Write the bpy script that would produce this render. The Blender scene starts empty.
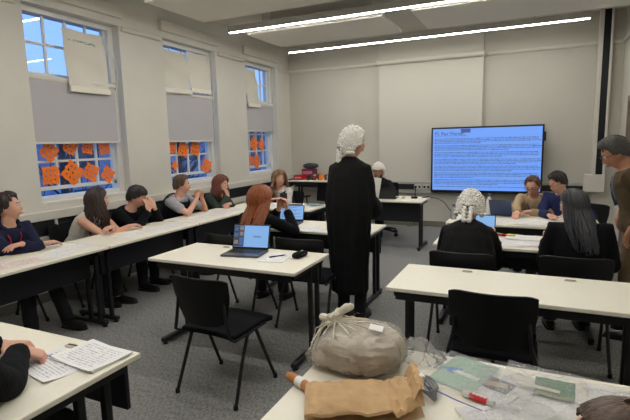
import bpy, bmesh, math, random
from mathutils import Vector as V, Matrix, noise
random.seed(7)
PI = math.pi
C = bpy.context.scene
COL = C.collection

# ---------------------------------------------------------------- materials
MATS = {}
def mat(name, col, rough=.6, metal=0, bump=0, bscale=60, var=0, vscale=8, spec=.5, emit=None, estr=1, sheen=0, sss=0, coat=0):
    if name in MATS: return MATS[name]
    m = bpy.data.materials.new(name); m.use_nodes = True
    nt = m.node_tree; b = nt.nodes['Principled BSDF']
    b.inputs['Base Color'].default_value = (*col, 1)
    b.inputs['Roughness'].default_value = rough
    b.inputs['Metallic'].default_value = metal
    b.inputs['Specular IOR Level'].default_value = spec
    b.inputs['Sheen Weight'].default_value = sheen
    b.inputs['Coat Weight'].default_value = coat
    if sss:
        b.inputs['Subsurface Weight'].default_value = sss
        b.inputs['Subsurface Radius'].default_value = (.02, .008, .004)
        b.inputs['Subsurface Scale'].default_value = .3
    tc = nt.nodes.new('ShaderNodeTexCoord')
    if var:
        n = nt.nodes.new('ShaderNodeTexNoise'); n.inputs['Scale'].default_value = vscale; n.inputs['Detail'].default_value = 5
        nt.links.new(tc.outputs['Object'], n.inputs['Vector'])
        r = nt.nodes.new('ShaderNodeValToRGB')
        r.color_ramp.elements[0].position = .3; r.color_ramp.elements[1].position = .7
        r.color_ramp.elements[0].color = (*[max(0, c*(1-var)) for c in col], 1)
        r.color_ramp.elements[1].color = (*[min(1, c*(1+var)) for c in col], 1)
        nt.links.new(n.outputs['Fac'], r.inputs['Fac']); nt.links.new(r.outputs['Color'], b.inputs['Base Color'])
    if bump:
        n = nt.nodes.new('ShaderNodeTexNoise'); n.inputs['Scale'].default_value = bscale; n.inputs['Detail'].default_value = 4
        nt.links.new(tc.outputs['Object'], n.inputs['Vector'])
        bp = nt.nodes.new('ShaderNodeBump'); bp.inputs['Strength'].default_value = bump; bp.inputs['Distance'].default_value = .01
        nt.links.new(n.outputs['Fac'], bp.inputs['Height']); nt.links.new(bp.outputs['Normal'], b.inputs['Normal'])
    if emit:
        b.inputs['Emission Color'].default_value = (*emit, 1); b.inputs['Emission Strength'].default_value = estr
    MATS[name] = m
    return m

def srgb(r, g, b):
    f = lambda c: (c/255/12.92) if c/255 <= .04045 else ((c/255+.055)/1.055)**2.4
    return (f(r), f(g), f(b))

def film_mat(name, tint, haze, gloss=.35, rough=.12):
    m = bpy.data.materials.new(name); m.use_nodes = True; nt = m.node_tree; nt.nodes.clear()
    o = nt.nodes.new('ShaderNodeOutputMaterial')
    t = nt.nodes.new('ShaderNodeBsdfTransparent'); t.inputs[0].default_value = (*tint, 1)
    d = nt.nodes.new('ShaderNodeBsdfDiffuse'); d.inputs[0].default_value = (*tint, 1)
    g = nt.nodes.new('ShaderNodeBsdfGlossy'); g.inputs['Roughness'].default_value = rough
    m1 = nt.nodes.new('ShaderNodeMixShader'); m2 = nt.nodes.new('ShaderNodeMixShader')
    m1.inputs[0].default_value = haze
    lw = nt.nodes.new('ShaderNodeLayerWeight'); lw.inputs[0].default_value = gloss
    n = nt.nodes.new('ShaderNodeTexNoise'); n.inputs['Scale'].default_value = 34; n.inputs['Detail'].default_value = 3; n.inputs['Distortion'].default_value = 1.5
    tc = nt.nodes.new('ShaderNodeTexCoord'); nt.links.new(tc.outputs['Object'], n.inputs['Vector'])
    bp = nt.nodes.new('ShaderNodeBump'); bp.inputs['Strength'].default_value = .6; bp.inputs['Distance'].default_value = .012
    nt.links.new(n.outputs['Fac'], bp.inputs['Height'])
    for q in (g, lw, d): nt.links.new(bp.outputs['Normal'], q.inputs['Normal'])
    nt.links.new(t.outputs[0], m1.inputs[1]); nt.links.new(d.outputs[0], m1.inputs[2])
    nt.links.new(lw.outputs['Fresnel'], m2.inputs[0]); nt.links.new(m1.outputs[0], m2.inputs[1]); nt.links.new(g.outputs[0], m2.inputs[2])
    nt.links.new(m2.outputs[0], o.inputs['Surface'])
    return m

def paper_mat(name, base, ink, lines=26, cover=.5, axis='Y', margin=.1):
    """white paper with rows of blurred printed text, in the sheet's own generated coordinates"""
    m = bpy.data.materials.new(name); m.use_nodes = True; nt = m.node_tree; b = nt.nodes['Principled BSDF']
    b.inputs['Roughness'].default_value = .7
    L = nt.links; N = nt.nodes.new
    tc = N('ShaderNodeTexCoord'); sp = N('ShaderNodeSeparateXYZ'); L.new(tc.outputs['Generated'], sp.inputs[0])
    def mth(op, a, bb=None):
        q = N('ShaderNodeMath'); q.operation = op
        for i, x in enumerate((a, bb)):
            if x is None: continue
            if isinstance(x, (int, float)): q.inputs[i].default_value = x
            else: L.new(x, q.inputs[i])
        return q.outputs[0]
    u, v = (sp.outputs[0], sp.outputs[1])
    row = mth('FRACT', mth('MULTIPLY', v, lines))
    rowm = mth('LESS_THAN', row, .5)
    rid = mth('FLOOR', mth('MULTIPLY', v, lines))
    cx = N('ShaderNodeCombineXYZ'); L.new(mth('MULTIPLY', u, 26), cx.inputs[0]); L.new(mth('MULTIPLY', rid, 3.7), cx.inputs[1])
    nz = N('ShaderNodeTexNoise'); nz.inputs['Scale'].default_value = 1.3; L.new(cx.outputs[0], nz.inputs['Vector'])
    wm = mth('LESS_THAN', nz.outputs['Fac'], cover)
    k = mth('MULTIPLY', rowm, wm)
    for q, lo in ((u, margin), (v, margin)):
        k = mth('MULTIPLY', k, mth('GREATER_THAN', q, lo)); k = mth('MULTIPLY', k, mth('LESS_THAN', q, 1-lo))
    mx = N('ShaderNodeMix'); mx.data_type = 'RGBA'
    L.new(k, mx.inputs[0]); mx.inputs[6].default_value = (*base, 1); mx.inputs[7].default_value = (*ink, 1)
    L.new(mx.outputs[2], b.inputs['Base Color'])
    return m

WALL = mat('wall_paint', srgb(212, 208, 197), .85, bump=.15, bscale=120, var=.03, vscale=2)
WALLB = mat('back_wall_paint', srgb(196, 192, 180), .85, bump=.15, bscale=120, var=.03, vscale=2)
CEIL = mat('ceiling_paint', srgb(205, 200, 190), .9, bump=.1, bscale=80)
RAFT = mat('acoustic_panel', srgb(232, 228, 216), .95, bump=.2, bscale=200)
TRIM = mat('white_gloss_paint', srgb(212, 208, 196), .4)
SASH = mat('sash_paint', srgb(225, 222, 214), .35)
BLIND = mat('grey_blind_fabric', srgb(184, 181, 182), .9, bump=.15, bscale=300)
SHEETM = mat('hanging_sheet', srgb(214, 208, 194), .85)
BLACKM = mat('black_powder_coat', srgb(16, 17, 20), .45, bump=.05, bscale=400)
NAVYP = mat('dark_laminate_panel', srgb(17, 19, 28), .5)
TOPM = mat('cream_laminate', srgb(240, 234, 216), .38, var=.02, vscale=40)
EDGE = mat('table_edge_band', srgb(212, 205, 184), .5)
PLASTIC = mat('black_plastic', srgb(12, 13, 15), .5, bump=.06, bscale=300, spec=.3)
SEATF = mat('black_seat_fabric', srgb(14, 15, 18), .95, bump=.3, bscale=500, spec=.2)
RUB = mat('rubber', srgb(14, 14, 15), .7)
SKIN = mat('skin', srgb(214, 162, 138), .5, sss=.08, var=.05, vscale=30)
SKIN2 = mat('skin_tan', srgb(180, 128, 100), .5, sss=.08, var=.05, vscale=30)
EYEW = mat('eye_white', srgb(225, 220, 215), .2)
EYED = mat('iris', srgb(40, 28, 22), .2)
LIP = mat('lips', srgb(172, 95, 88), .45)
GLASSB = mat('spectacle_frame', srgb(20, 18, 18), .3)
ORANGE = mat('orange_paper', srgb(255, 126, 22), .8, var=.05, vscale=20)
GREYM = mat('laptop_grey', srgb(86, 88, 94), .35, metal=.6)
DARKM = mat('dark_bezel', srgb(16, 16, 18), .35)
KEYS = mat('keyboard', srgb(30, 31, 34), .5)
SILVER = mat('steel', srgb(150, 150, 150), .3, metal=.9)
RED = mat('red_plastic', srgb(200, 25, 35), .4)

# carpet
CARP = bpy.data.materials.new('carpet'); CARP.use_nodes = True
nt = CARP.node_tree; b = nt.nodes['Principled BSDF']; b.inputs['Roughness'].default_value = .95; b.inputs['Specular IOR Level'].default_value = .1
tc = nt.nodes.new('ShaderNodeTexCoord')
n1 = nt.nodes.new('ShaderNodeTexNoise'); n1.inputs['Scale'].default_value = 90; n1.inputs['Detail'].default_value = 6; n1.inputs['Roughness'].default_value = .8
n2 = nt.nodes.new('ShaderNodeTexNoise'); n2.inputs['Scale'].default_value = 1.6; n2.inputs['Detail'].default_value = 3
mp = nt.nodes.new('ShaderNodeMapping'); mp.inputs['Scale'].default_value = (1, .35, 1)
nt.links.new(tc.outputs['Object'], mp.inputs[0]); nt.links.new(mp.outputs[0], n1.inputs['Vector']); nt.links.new(tc.outputs['Object'], n2.inputs['Vector'])
r1 = nt.nodes.new('ShaderNodeValToRGB'); r1.color_ramp.elements[0].position = .33; r1.color_ramp.elements[1].position = .68
r1.color_ramp.elements[0].color = (*srgb(80, 80, 80), 1); r1.color_ramp.elements[1].color = (*srgb(172, 170, 166), 1)
mx = nt.nodes.new('ShaderNodeMix'); mx.data_type = 'RGBA'; mx.blend_type = 'MULTIPLY'; mx.inputs[0].default_value = .35
nt.links.new(n1.outputs['Fac'], r1.inputs[0]); nt.links.new(r1.outputs[0], mx.inputs[6]); nt.links.new(n2.outputs['Color'], mx.inputs[7])
nt.links.new(r1.outputs[0], b.inputs['Base Color'])
bp = nt.nodes.new('ShaderNodeBump'); bp.inputs['Strength'].default_value = .6; bp.inputs['Distance'].default_value = .01
nt.links.new(n1.outputs['Fac'], bp.inputs['Height']); nt.links.new(bp.outputs[0], b.inputs['Normal'])

# ---------------------------------------------------------------- geometry helpers
def obj(name, bm, m, parent=None, smooth=True, bevel=0, seg=2):
    me = bpy.data.meshes.new(name)
    bmesh.ops.recalc_face_normals(bm, faces=bm.faces[:])
    bm.to_mesh(me); bm.free()
    for q in (m if isinstance(m, (list, tuple)) else [m]): me.materials.append(q)
    if smooth:
        for p in me.polygons: p.use_smooth = True
    o = bpy.data.objects.new(name, me); COL.objects.link(o)
    if parent: o.parent = parent
    if bevel:
        md = o.modifiers.new('bevel', 'BEVEL'); md.width = bevel; md.segments = seg; md.limit_method = 'ANGLE'; md.angle_limit = .6
        md.harden_normals = False
    if smooth:
        try:
            me.set_sharp_from_angle(angle=.7)
        except Exception: pass
    return o
def tag(o, label=None, cat=None, group=None, kind=None):
    if label: o['label'] = label
    if cat: o['category'] = cat
    if group: o['group'] = group
    if kind: o['kind'] = kind
    return o
def thing(name, label, cat, loc=(0, 0, 0), rz=0, group=None):
    o = bpy.data.objects.new(name, None); COL.objects.link(o); o.location = loc; o.rotation_euler = (0, 0, rz)
    o.empty_display_size = .1
    return tag(o, label, cat, group)
def struct(name, bm, m, parent=None, **k):
    o = obj(name, bm, m, parent, **k)
    if not parent: o['kind'] = 'structure'
    return o
def dup(root, label=None, loc=None, rz=None):
    r = root.copy(); COL.objects.link(r)
    for ch in list(root.children):
        c = ch.copy(); COL.objects.link(c); c.parent = r
        for g in ch.children:
            d = g.copy(); COL.objects.link(d); d.parent = c
    if label: r['label'] = label
    if loc is not None: r.location = loc
    if rz is not None: r.rotation_euler = (0, 0, rz)
    return r
B = bmesh.new
def box(bm, c, s, R=None):
    vs = []
    for x in (-.5, .5):
        for y in (-.5, .5):
            for z in (-.5, .5):
                p = V((x*s[0], y*s[1], z*s[2]))
                if R: p = R @ p
                vs.append(bm.verts.new(p+V(c)))
    fs = []
    for f in ((0, 1, 3, 2), (4, 6, 7, 5), (0, 4, 5, 1), (2, 3, 7, 6), (0, 2, 6, 4), (1, 5, 7, 3)):
        fs.append(bm.faces.new([vs[i] for i in f]))
    return fs
def bx(bm, x0, x1, y0, y1, z0, z1): return box(bm, ((x0+x1)/2, (y0+y1)/2, (z0+z1)/2), (abs(x1-x0), abs(y1-y0), abs(z1-z0)))
def loft(bm, rings, cap=True, closed=True):
    vr = [[bm.verts.new(p) for p in r] for r in rings]
    n = len(vr[0]); fs = []
    for a, b_ in zip(vr, vr[1:]):
        for i in range(n if closed else n-1):
            j = (i+1) % n
            fs.append(bm.faces.new((a[i], a[j], b_[j], b_[i])))
    if cap and closed:
        fs.append(bm.faces.new(vr[0][::-1])); fs.append(bm.faces.new(vr[-1]))
    return fs
def ring(c, ax, ay, rx, ry, n=12):
    c = V(c); return [c+ax*(rx*math.cos(2*PI*i/n))+ay*(ry*math.sin(2*PI*i/n)) for i in range(n)]
def frames(pts):
    """parallel-transport axes along a path"""
    pts = [V(p) for p in pts]; T = []
    for i in range(len(pts)):
        a = pts[max(0, i-1)]; b_ = pts[min(len(pts)-1, i+1)]
        t = (b_-a); T.append(t.normalized() if t.length > 1e-9 else V((0, 0, 1)))
    u = T[0].orthogonal().normalized(); out = []
    for i, t in enumerate(T):
        u = (u-t*u.dot(t)); u = u.normalized() if u.length > 1e-6 else t.orthogonal().normalized()
        out.append((u.copy(), t.cross(u)))
    return pts, out
def tube(bm, pts, r, n=10, flat=1):
    pts, fr = frames(pts)
    if not isinstance(r, (list, tuple)): r = [r]*len(pts)
    rings = [ring(p, a, b_, q, q*flat, n) for p, (a, b_), q in zip(pts, fr, r)]
    return loft(bm, rings)
def capsule(bm, pts, r, n=10):
    """tube with rounded ends"""
    pts = [V(p) for p in pts]
    if not isinstance(r, (list, tuple)): r = [r]*len(pts)
    d0 = (pts[0]-pts[1]).normalized(); d1 = (pts[-1]-pts[-2]).normalized()
    P = [pts[0]+d0*r[0]*.95, pts[0]+d0*r[0]*.6]+pts+[pts[-1]+d1*r[-1]*.6, pts[-1]+d1*r[-1]*.95]
    R_ = [r[0]*.3, r[0]*.78]+list(r)+[r[-1]*.78, r[-1]*.3]
    return tube(bm, P, R_, n)
def ellip(bm, c, r, ax=None, nu=14, nv=9, fn=None):
    ax = ax or (V((1, 0, 0)), V((0, 1, 0)), V((0, 0, 1)))
    c = V(c)
    def pt(x, y, z):
        q = (x*r[0], y*r[1], z*r[2])
        if fn: q = fn(x, y, z, q)
        return c+ax[0]*q[0]+ax[1]*q[1]+ax[2]*q[2]
    rings = []
    for j in range(1, nv):
        th = PI*j/nv
        rings.append([pt(math.sin(th)*math.cos(2*PI*i/nu), math.sin(th)*math.sin(2*PI*i/nu), math.cos(th)) for i in range(nu)])
    vr = [[bm.verts.new(p) for p in q] for q in rings]
    t = bm.verts.new(pt(0, 0, 1)); bt = bm.verts.new(pt(0, 0, -1))
    for i in range(nu):
        j = (i+1) % nu
        bm.faces.new((t, vr[0][i], vr[0][j])); bm.faces.new((bt, vr[-1][j], vr[-1][i]))
        for a, b_ in zip(vr, vr[1:]): bm.faces.new((a[i], b_[i], b_[j], a[j]))
def cyl(bm, c, r, h, n=20, r2=None):
    c = V(c); X_, Y_ = V((1, 0, 0)), V((0, 1, 0))
    return loft(bm, [ring(c, X_, Y_, r, r, n), ring(c+V((0, 0, h)), X_, Y_, r2 or r, r2 or r, n)])
def bake(o):
    """apply the modifiers of o to its mesh"""
    bpy.context.view_layer.update()
    dg = bpy.context.evaluated_depsgraph_get()
    me = bpy.data.meshes.new_from_object(o.evaluated_get(dg)); old = o.data
    o.modifiers.clear(); o.data = me; me.name = old.name
    for p in me.polygons: p.use_smooth = True
TEX = {}
def cloudtex(size):
    if size not in TEX:
        t = bpy.data.textures.new('folds', 'CLOUDS'); t.noise_scale = size; t.noise_depth = 2; TEX[size] = t
    return TEX[size]
def voxel(o, size, smooth=4, disp=0, dsize=.08):
    md = o.modifiers.new('r', 'REMESH'); md.mode = 'VOXEL'; md.voxel_size = size; md.use_smooth_shade = True
    if disp:
        d = o.modifiers.new('d', 'DISPLACE'); d.texture = cloudtex(dsize); d.strength = disp; d.texture_coords = 'GLOBAL'; d.mid_level = .5
    s = o.modifiers.new('s', 'SMOOTH'); s.factor = .5; s.iterations = smooth
    bake(o)
def grid(bm, nx, ny, fn):
    vs = [[bm.verts.new(fn(i/nx, j/ny)) for j in range(ny+1)] for i in range(nx+1)]
    for i in range(nx):
        for j in range(ny): bm.faces.new((vs[i][j], vs[i+1][j], vs[i+1][j+1], vs[i][j+1]))
def slabify(bm, t):
    """turn an open sheet into a thin closed slab"""
    geo = bm.faces[:]
    bmesh.ops.recalc_face_normals(bm, faces=geo)
    bmesh.ops.solidify(bm, geom=geo, thickness=t)

# ================================================================ THE ROOM
XL, YB, XR, YF, ZC = -4.62, 8.8, 1.2, -1.8, 3.5
bm = B(); bx(bm, XL-.3, XR+.3, YF-.2, YB+.3, -.1, 0); struct('floor', bm, CARP, smooth=False)
bm = B(); bx(bm, XL-.3, XR+.3, YF-.2, YB+.3, ZC, ZC+.15); struct('ceiling', bm, CEIL, smooth=False)
WIN = [(3.20, 4.40), (5.15, 6.32), (7.16, 8.24)]
ZB, ZT = 1.03, 3.05
bm = B()
bx(bm, XL-.3, XL, YF, YB+.2, 0, ZB); bx(bm, XL-.3, XL, YF, YB+.2, ZT, ZC)
ys = [YF]+[q for w in WIN for q in w]+[YB+.2]
for a, b_ in zip(ys[::2], ys[1::2]): bx(bm, XL-.3, XL, a, b_, ZB, ZT)
bmesh.ops.remove_doubles(bm, verts=bm.verts[:], dist=1e-4)
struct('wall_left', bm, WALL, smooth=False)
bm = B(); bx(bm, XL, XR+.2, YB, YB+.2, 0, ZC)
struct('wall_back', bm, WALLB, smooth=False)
bm = B(); bx(bm, -2.68, -.84, YB-.10, YB, 0, ZC); struct('chimney_breast', bm, mat('breast_paint', srgb(205, 201, 189), .8, bump=.1, bscale=120), smooth=False)  # chimney breast projecting from the back wall, kept as its own object
bm = B(); bx(bm, XR, XR+.2, YF, YB, 0, ZC); struct('wall_right', bm, WALL, smooth=False)
bm = B(); bx(bm, XL-.3, XR+.2, YF-.2, YF, 0, ZC); struct('wall_front', bm, WALL, smooth=False)
bm = B(); bx(bm, XL, -2.68, YB-.02, YB, 0, .1); bx(bm, -2.68, -.84, YB-.12, YB-.1, 0, .1); bx(bm, -.84, .86, YB-.02, YB, 0, .1)
struct('baseboard_back', bm, mat('skirting_grey', srgb(120, 117, 108), .6), smooth=False)
bm = B(); bx(bm, XL, XL+.02, YF, YB-.02, 0, .1); struct('baseboard_left', bm, MATS['skirting_grey'], smooth=False)

# picture rail: rounded moulding, interrupted by the windows
RAILM = mat('rail_paint', srgb(214, 210, 198), .5)
ZR = 3.02
bm = B()
for a, b_ in ((YF, 3.12), (4.42, 5.08), (6.36, 7.08), (8.30, YB)):
    tube(bm, [(XL+.012, a, ZR), (XL+.012, b_, ZR)], .032, 12)
struct('trim_1', bm, RAILM)
bm = B()
tube(bm, [(XL, YB-.012, ZR), (-2.68, YB-.012, ZR)], .032, 12)
tube(bm, [(-2.70, YB, ZR), (-2.70, YB-.125, ZR), (-2.69, YB-.135, ZR), (-.83, YB-.135, ZR), (-.82, YB-.125, ZR), (-.82, YB, ZR)], .046, 12)
tube(bm, [(-.80, YB-.012, ZR), (.86, YB-.012, ZR)], .032, 12)
tube(bm, [(1.03, YB-.012, ZR), (XR-.02, YB-.012, ZR), (XR-.02, YB-.1, ZR), (XR-.012, 6, ZR)], .032, 12)
struct('trim_2', bm, RAILM)
# shallow box heads above the windows
bm = B()
for a, b_ in WIN:
    bx(bm, XL, XL+.05, a-.06, b_+.04, ZT+.08, ZT+.22)
struct('trim_3', bm, WALL, smooth=False, bevel=.01)
# dado trunking along both walls: white ledge, black inset band with brackets
BAND = mat('trunking_inset', srgb(18, 18, 22), .5)
bm = B()
bx(bm, XL, XL+.07, YF, YB, .865, .955); bx(bm, XL, XL+.05, YF, YB, .60, .70)
for k in range(6): bx(bm, XL+.03, XL+.062, 3.28+k*1.04, 3.31+k*1.04, .70, .865)
struct('trim_4', bm, TRIM, smooth=False, bevel=.006)
bm = B(); bx(bm, XL, XL+.045, YF, YB, .70, .865); struct('trim_5', bm, BAND, smooth=False)
TRG = mat('trunking_grey', srgb(168, 166, 158), .45)
bm = B()
bx(bm, XL+.05, -2.68, YB-.06, YB, .62, .83); bx(bm, -2.68, -.84, YB-.17, YB-.1, .62, .83); bx(bm, -.84, .84, YB-.06, YB, .60, .83)
struct('trim_6', bm, TRG, smooth=False, bevel=.006)
bm = B(); bx(bm, XL+.1, -2.70, YB-.07, YB-.05, .69, .79); bx(bm, -2.66, -1.98, YB-.18, YB-.16, .69, .79); bx(bm, .05, .80, YB-.07, YB-.05, .69, .79)
struct('trim_7', bm, BAND, smooth=False)
# right end of the back wall: pilaster frame, tall black recess strip, boxed foot
bm = B(); bx(bm, .90, .995, YB-.10, YB-.05, .98, ZC); struct('trim_8', bm, mat('black_recess', srgb(12, 17, 26), .3), smooth=False)
bm = B()
bx(bm, .84, .90, YB-.12, YB, .83, ZC); bx(bm, .995, 1.03, YB-.12, YB, .83, ZC)
bx(bm, .74, 1.03, YB-.14, YB, .70, .98)
bx(bm, .90, .995, YB-.05, YB, .98, ZC)
struct('trim_9', bm, TRIM, smooth=False, bevel=.006)
# door on the right wall near the back corner
d1 = thing('door_1', None, None, (XR, 7.35, 0)); d1['kind'] = 'structure'
WOOD = mat('brown_door', srgb(104, 86, 70), .5, var=.15, vscale=6)
bm = B(); bx(bm, -.04, 0, -.45, .45, 0, 2.05); obj('door_panel', bm, WOOD, d1, smooth=False, bevel=.004)
bm = B()
bx(bm, -.05, 0, -.53, -.45, 0, 2.13); bx(bm, -.05, 0, .45, .53, 0, 2.13); bx(bm, -.05, 0, -.53, .53, 2.05, 2.13)
obj('door_frame', bm, mat('brown_frame', srgb(128, 108, 90), .5), d1, smooth=False, bevel=.004)
bm = B(); tube(bm, [(-.04, .38, 1.02), (-.09, .38, 1.02), (-.09, .27, 1.02)], .01); obj('door_handle', bm, SILVER, d1)

# ---------------------------------------------------------------- windows
GL = bpy.data.materials.new('window_glass'); GL.use_nodes = True
g = GL.node_tree; g.nodes.clear(); o = g.nodes.new('ShaderNodeOutputMaterial'); t = g.nodes.new('ShaderNodeBsdfTransparent'); t.inputs[0].default_value = (.93, .96, .98, 1)
gl = g.nodes.new('ShaderNodeBsdfGlossy'); gl.inputs['Roughness'].default_value = .02; mxs = g.nodes.new('ShaderNodeMixShader'); mxs.inputs[0].default_value = .05
g.links.new(t.outputs[0], mxs.inputs[1]); g.links.new(gl.outputs[0], mxs.inputs[2]); g.links.new(mxs.outputs[0], o.inputs[0])
XS = -4.80
ROWZ = [3.0, 2.70, 2.39, 2.08, 1.77, 1.46, 1.19]
for k, (a, b_) in enumerate(WIN):
    w = thing('window_%d' % (k+1), None, None, (XS, (a+b_)/2, ZB)); w['kind'] = 'structure'
    hw = (b_-a)/2
    bm = B(); z0 = ZB
    for s in (-1, 1): bx(bm, -.07, .07, s*hw, s*(hw-.07), 0, ZT-z0)
    bx(bm, -.07, .07, -hw+.07, hw-.07, ZT-z0-.06, ZT-z0)
    bx(bm, -.07, .06, -hw+.07, hw-.07, 0, .055)
    obj('window_frame', bm, SASH, w, smooth=False, bevel=.004)
    gw = hw-.07
    bm = B()
    for z in ROWZ[1:-1]: bx(bm, -.012, .012, -gw, gw, z-z0-.013, z-z0+.013)
    for c in range(1, 4):
        y = -gw+2*gw*c/4; bx(bm, -.0125, .0125, y-.013, y+.013, ROWZ[-1]-z0, ROWZ[0]-z0)
    for s in (-1, 1): bx(bm, -.02, .02, s*gw, s*(gw-.035), .12, ROWZ[0]-z0)
    bx(bm, -.02, .02, -gw, gw, .12, ROWZ[-1]-z0)
    obj('sash', bm, SASH, w, smooth=False)
    bm = B(); bx(bm, -.002, .002, -gw+.03, gw-.03, .15, ROWZ[0]-z0); obj('pane', bm, GL, w, smooth=False)
    bm = B(); bx(bm, 0.07, XL-XS+.004, -hw, hw, -.01, .012); obj('window_sill', bm, SASH, w, smooth=False, bevel=.005)

# ---------------------------------------------------------------- roller blinds
def blind(k, ztop, zbot, label):
    a, b_ = WIN[k]; r = thing('roller_blind', label, 'blind', (XL-.08, (a+b_)/2-.03, zbot), 0, 'roller blinds at the windows'); hw = (b_-a)/2-.035
    bm = B(); tube(bm, [(0, -hw, ztop-zbot+.03), (0, hw, ztop-zbot+.03)], .034, 14)
    for s in (-1, 1): box(bm, (0, s*hw, ztop-zbot+.03), (.075, .012, .085))
    obj('roller', bm, TRIM, r)
    bm = B(); bx(bm, .02, .023, -hw+.02, hw-.02, 0, ztop-zbot+.03); obj('fabric', bm, BLIND, r, smooth=False)
    bm = B(); bx(bm, .012, .03, -hw+.015, hw-.015, -.022, 0); obj('bottom_bar', bm, TRIM, r, smooth=False, bevel=.004)
    bm = B(); tube(bm, [(.035, hw+.005, ztop-zbot+.42), (.06, hw+.02, ztop-zbot+.2), (.035, hw+.01, ztop-zbot-.0), (.035, hw+.01, -.5)], .004, 6); obj('pull_cord', bm, SASH, r)
blind(0, 2.30, 1.67, 'grey roller blind half down in the nearest, widest window, behind the large hanging sheet')
blind(1, 2.30, 1.67, 'grey roller blind half down in the middle window, under the two white sheets')
blind(2, 2.30, 1.84, 'narrow grey roller blind in the farthest window, beside the back corner')

# white sheets hung over the upper sashes
def sheet(k, y0, y1, zt, zb, label, tilt=0, mark=False, hem=.06):
    '''a sheet with a stitched hem; the first one carries handwriting and a cord loop'''
    r = thing('hanging_sheet', label, 'sheet', (XL-.035, y0, zb), 0, 'white sheets over the upper window panes')
    h = zt-zb; w = y1-y0
    bm = B()
    grid(bm, 10, 14, lambda u, v: V((.012*math.sin(u*7)*(1-v)+.01*math.sin(v*9+u*3)-.05*v, u*w+tilt*(1-v)*h, v*h - .05*u*0 + .004*math.sin(u*9))))
    slabify(bm, .002); obj('cloth', bm, SHEETM, r)
    bm = B(); bx(bm, .005, .022, tilt*h, w+tilt*h, -.004, hem); obj('hem', bm, mat('sheet_hem', srgb(228, 222, 208), .8), r, smooth=False, bevel=.004)
    if mark:
        bm = B(); tube(bm, [(0, w+.02, h*.86), (.03, w+.085, h*.52), (.03, w+.10, h*.46), (.0, w+.03, h*.50), (0, w+.02, h*.86)], .004, 6); obj('cord_loop', bm, SASH, r)
        bm = B(); TM = mat('teal_marker', srgb(128, 156, 152), .8)
        x = .06
        random.seed(3)
        box(bm, (-.028, x+.01, h-.12), (.004, .02, .014)); obj('letter', bm, TM, r, smooth=False); bm = B(); x = .11
        while x < w-.12:
            ln = random.uniform(.012, .035); zz = h-.12-.03*x
            for q in range(3):
                z = zz+random.uniform(-.012, .012); box(bm, (-.028, x+ln*q/3+tilt*.1, z), (.004, ln*.28, random.uniform(.006, .018)))
            x += ln+(.05 if x < .08 else .008)
        obj('handwriting', bm, TM, r, smooth=False)
sheet(0, 3.68, 4.22, 2.90, 2.22, 'large white sheet with teal handwriting hanging from the nearest window top', .0, True)
sheet(1, 5.14, 5.73, 2.93, 2.34, 'white sheet over the left half of the middle window panes')
sheet(1, 5.72, 6.20, 2.97, 2.38, 'white sheet over the right half of the middle window panes, set slightly higher')
sheet(2, 7.22, 7.62, 2.93, 2.26, 'white sheet tilting across the farthest window, beside two blue panes', .06)

# orange paper cut-outs stuck inside the lower panes
def cutout(y, z, s, rot, seed, label, grp):
    s *= .92
    random.seed(seed)
    bm = B(); n = 40; hole = []
    ol = []
    for i in range(n):
        a = 2*PI*i/n; m_ = 1/(abs(math.cos(a))**1.05+abs(math.sin(a))**1.05)
        rr = s*m_*(1+.07*math.sin(a*9+seed)+random.uniform(-.05, .05))
        ol.append((rr*math.cos(a+rot), rr*math.sin(a+rot)))
    outer = [bm.verts.new((0, p[0], p[1])) for p in ol]
    edges = [bm.edges.new((outer[i], outer[(i+1) % n])) for i in range(n)]
    for h in range(9):
        if h == 0: cx_, cy_ = 0, 0
        else:
            a = 2*PI*h/8+rot; d = s*(.42 if h % 2 else .5); cx_, cy_ = d*math.cos(a), d*math.sin(a)
        rr = s*random.uniform(.07, .11)
        hv = [bm.verts.new((0, cx_+rr*math.cos(t_*PI/2+rot), cy_+rr*math.sin(t_*PI/2+rot))) for t_ in range(4)]
        edges += [bm.edges.new((hv[i], hv[(i+1) % 4])) for i in range(4)]
    bmesh.ops.triangle_fill(bm, use_beauty=True, edges=edges)
    slabify(bm, .0015)
    o = obj('paper_cutout', bm, ORANGE, smooth=False); o.location = (XS+.035, y, z)
    tag(o, label, 'paper decoration', grp)
G1, G2, G3 = 'orange cut-outs on the nearest window', 'orange cut-outs on the middle window', 'orange cut-outs on the farthest window'
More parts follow.
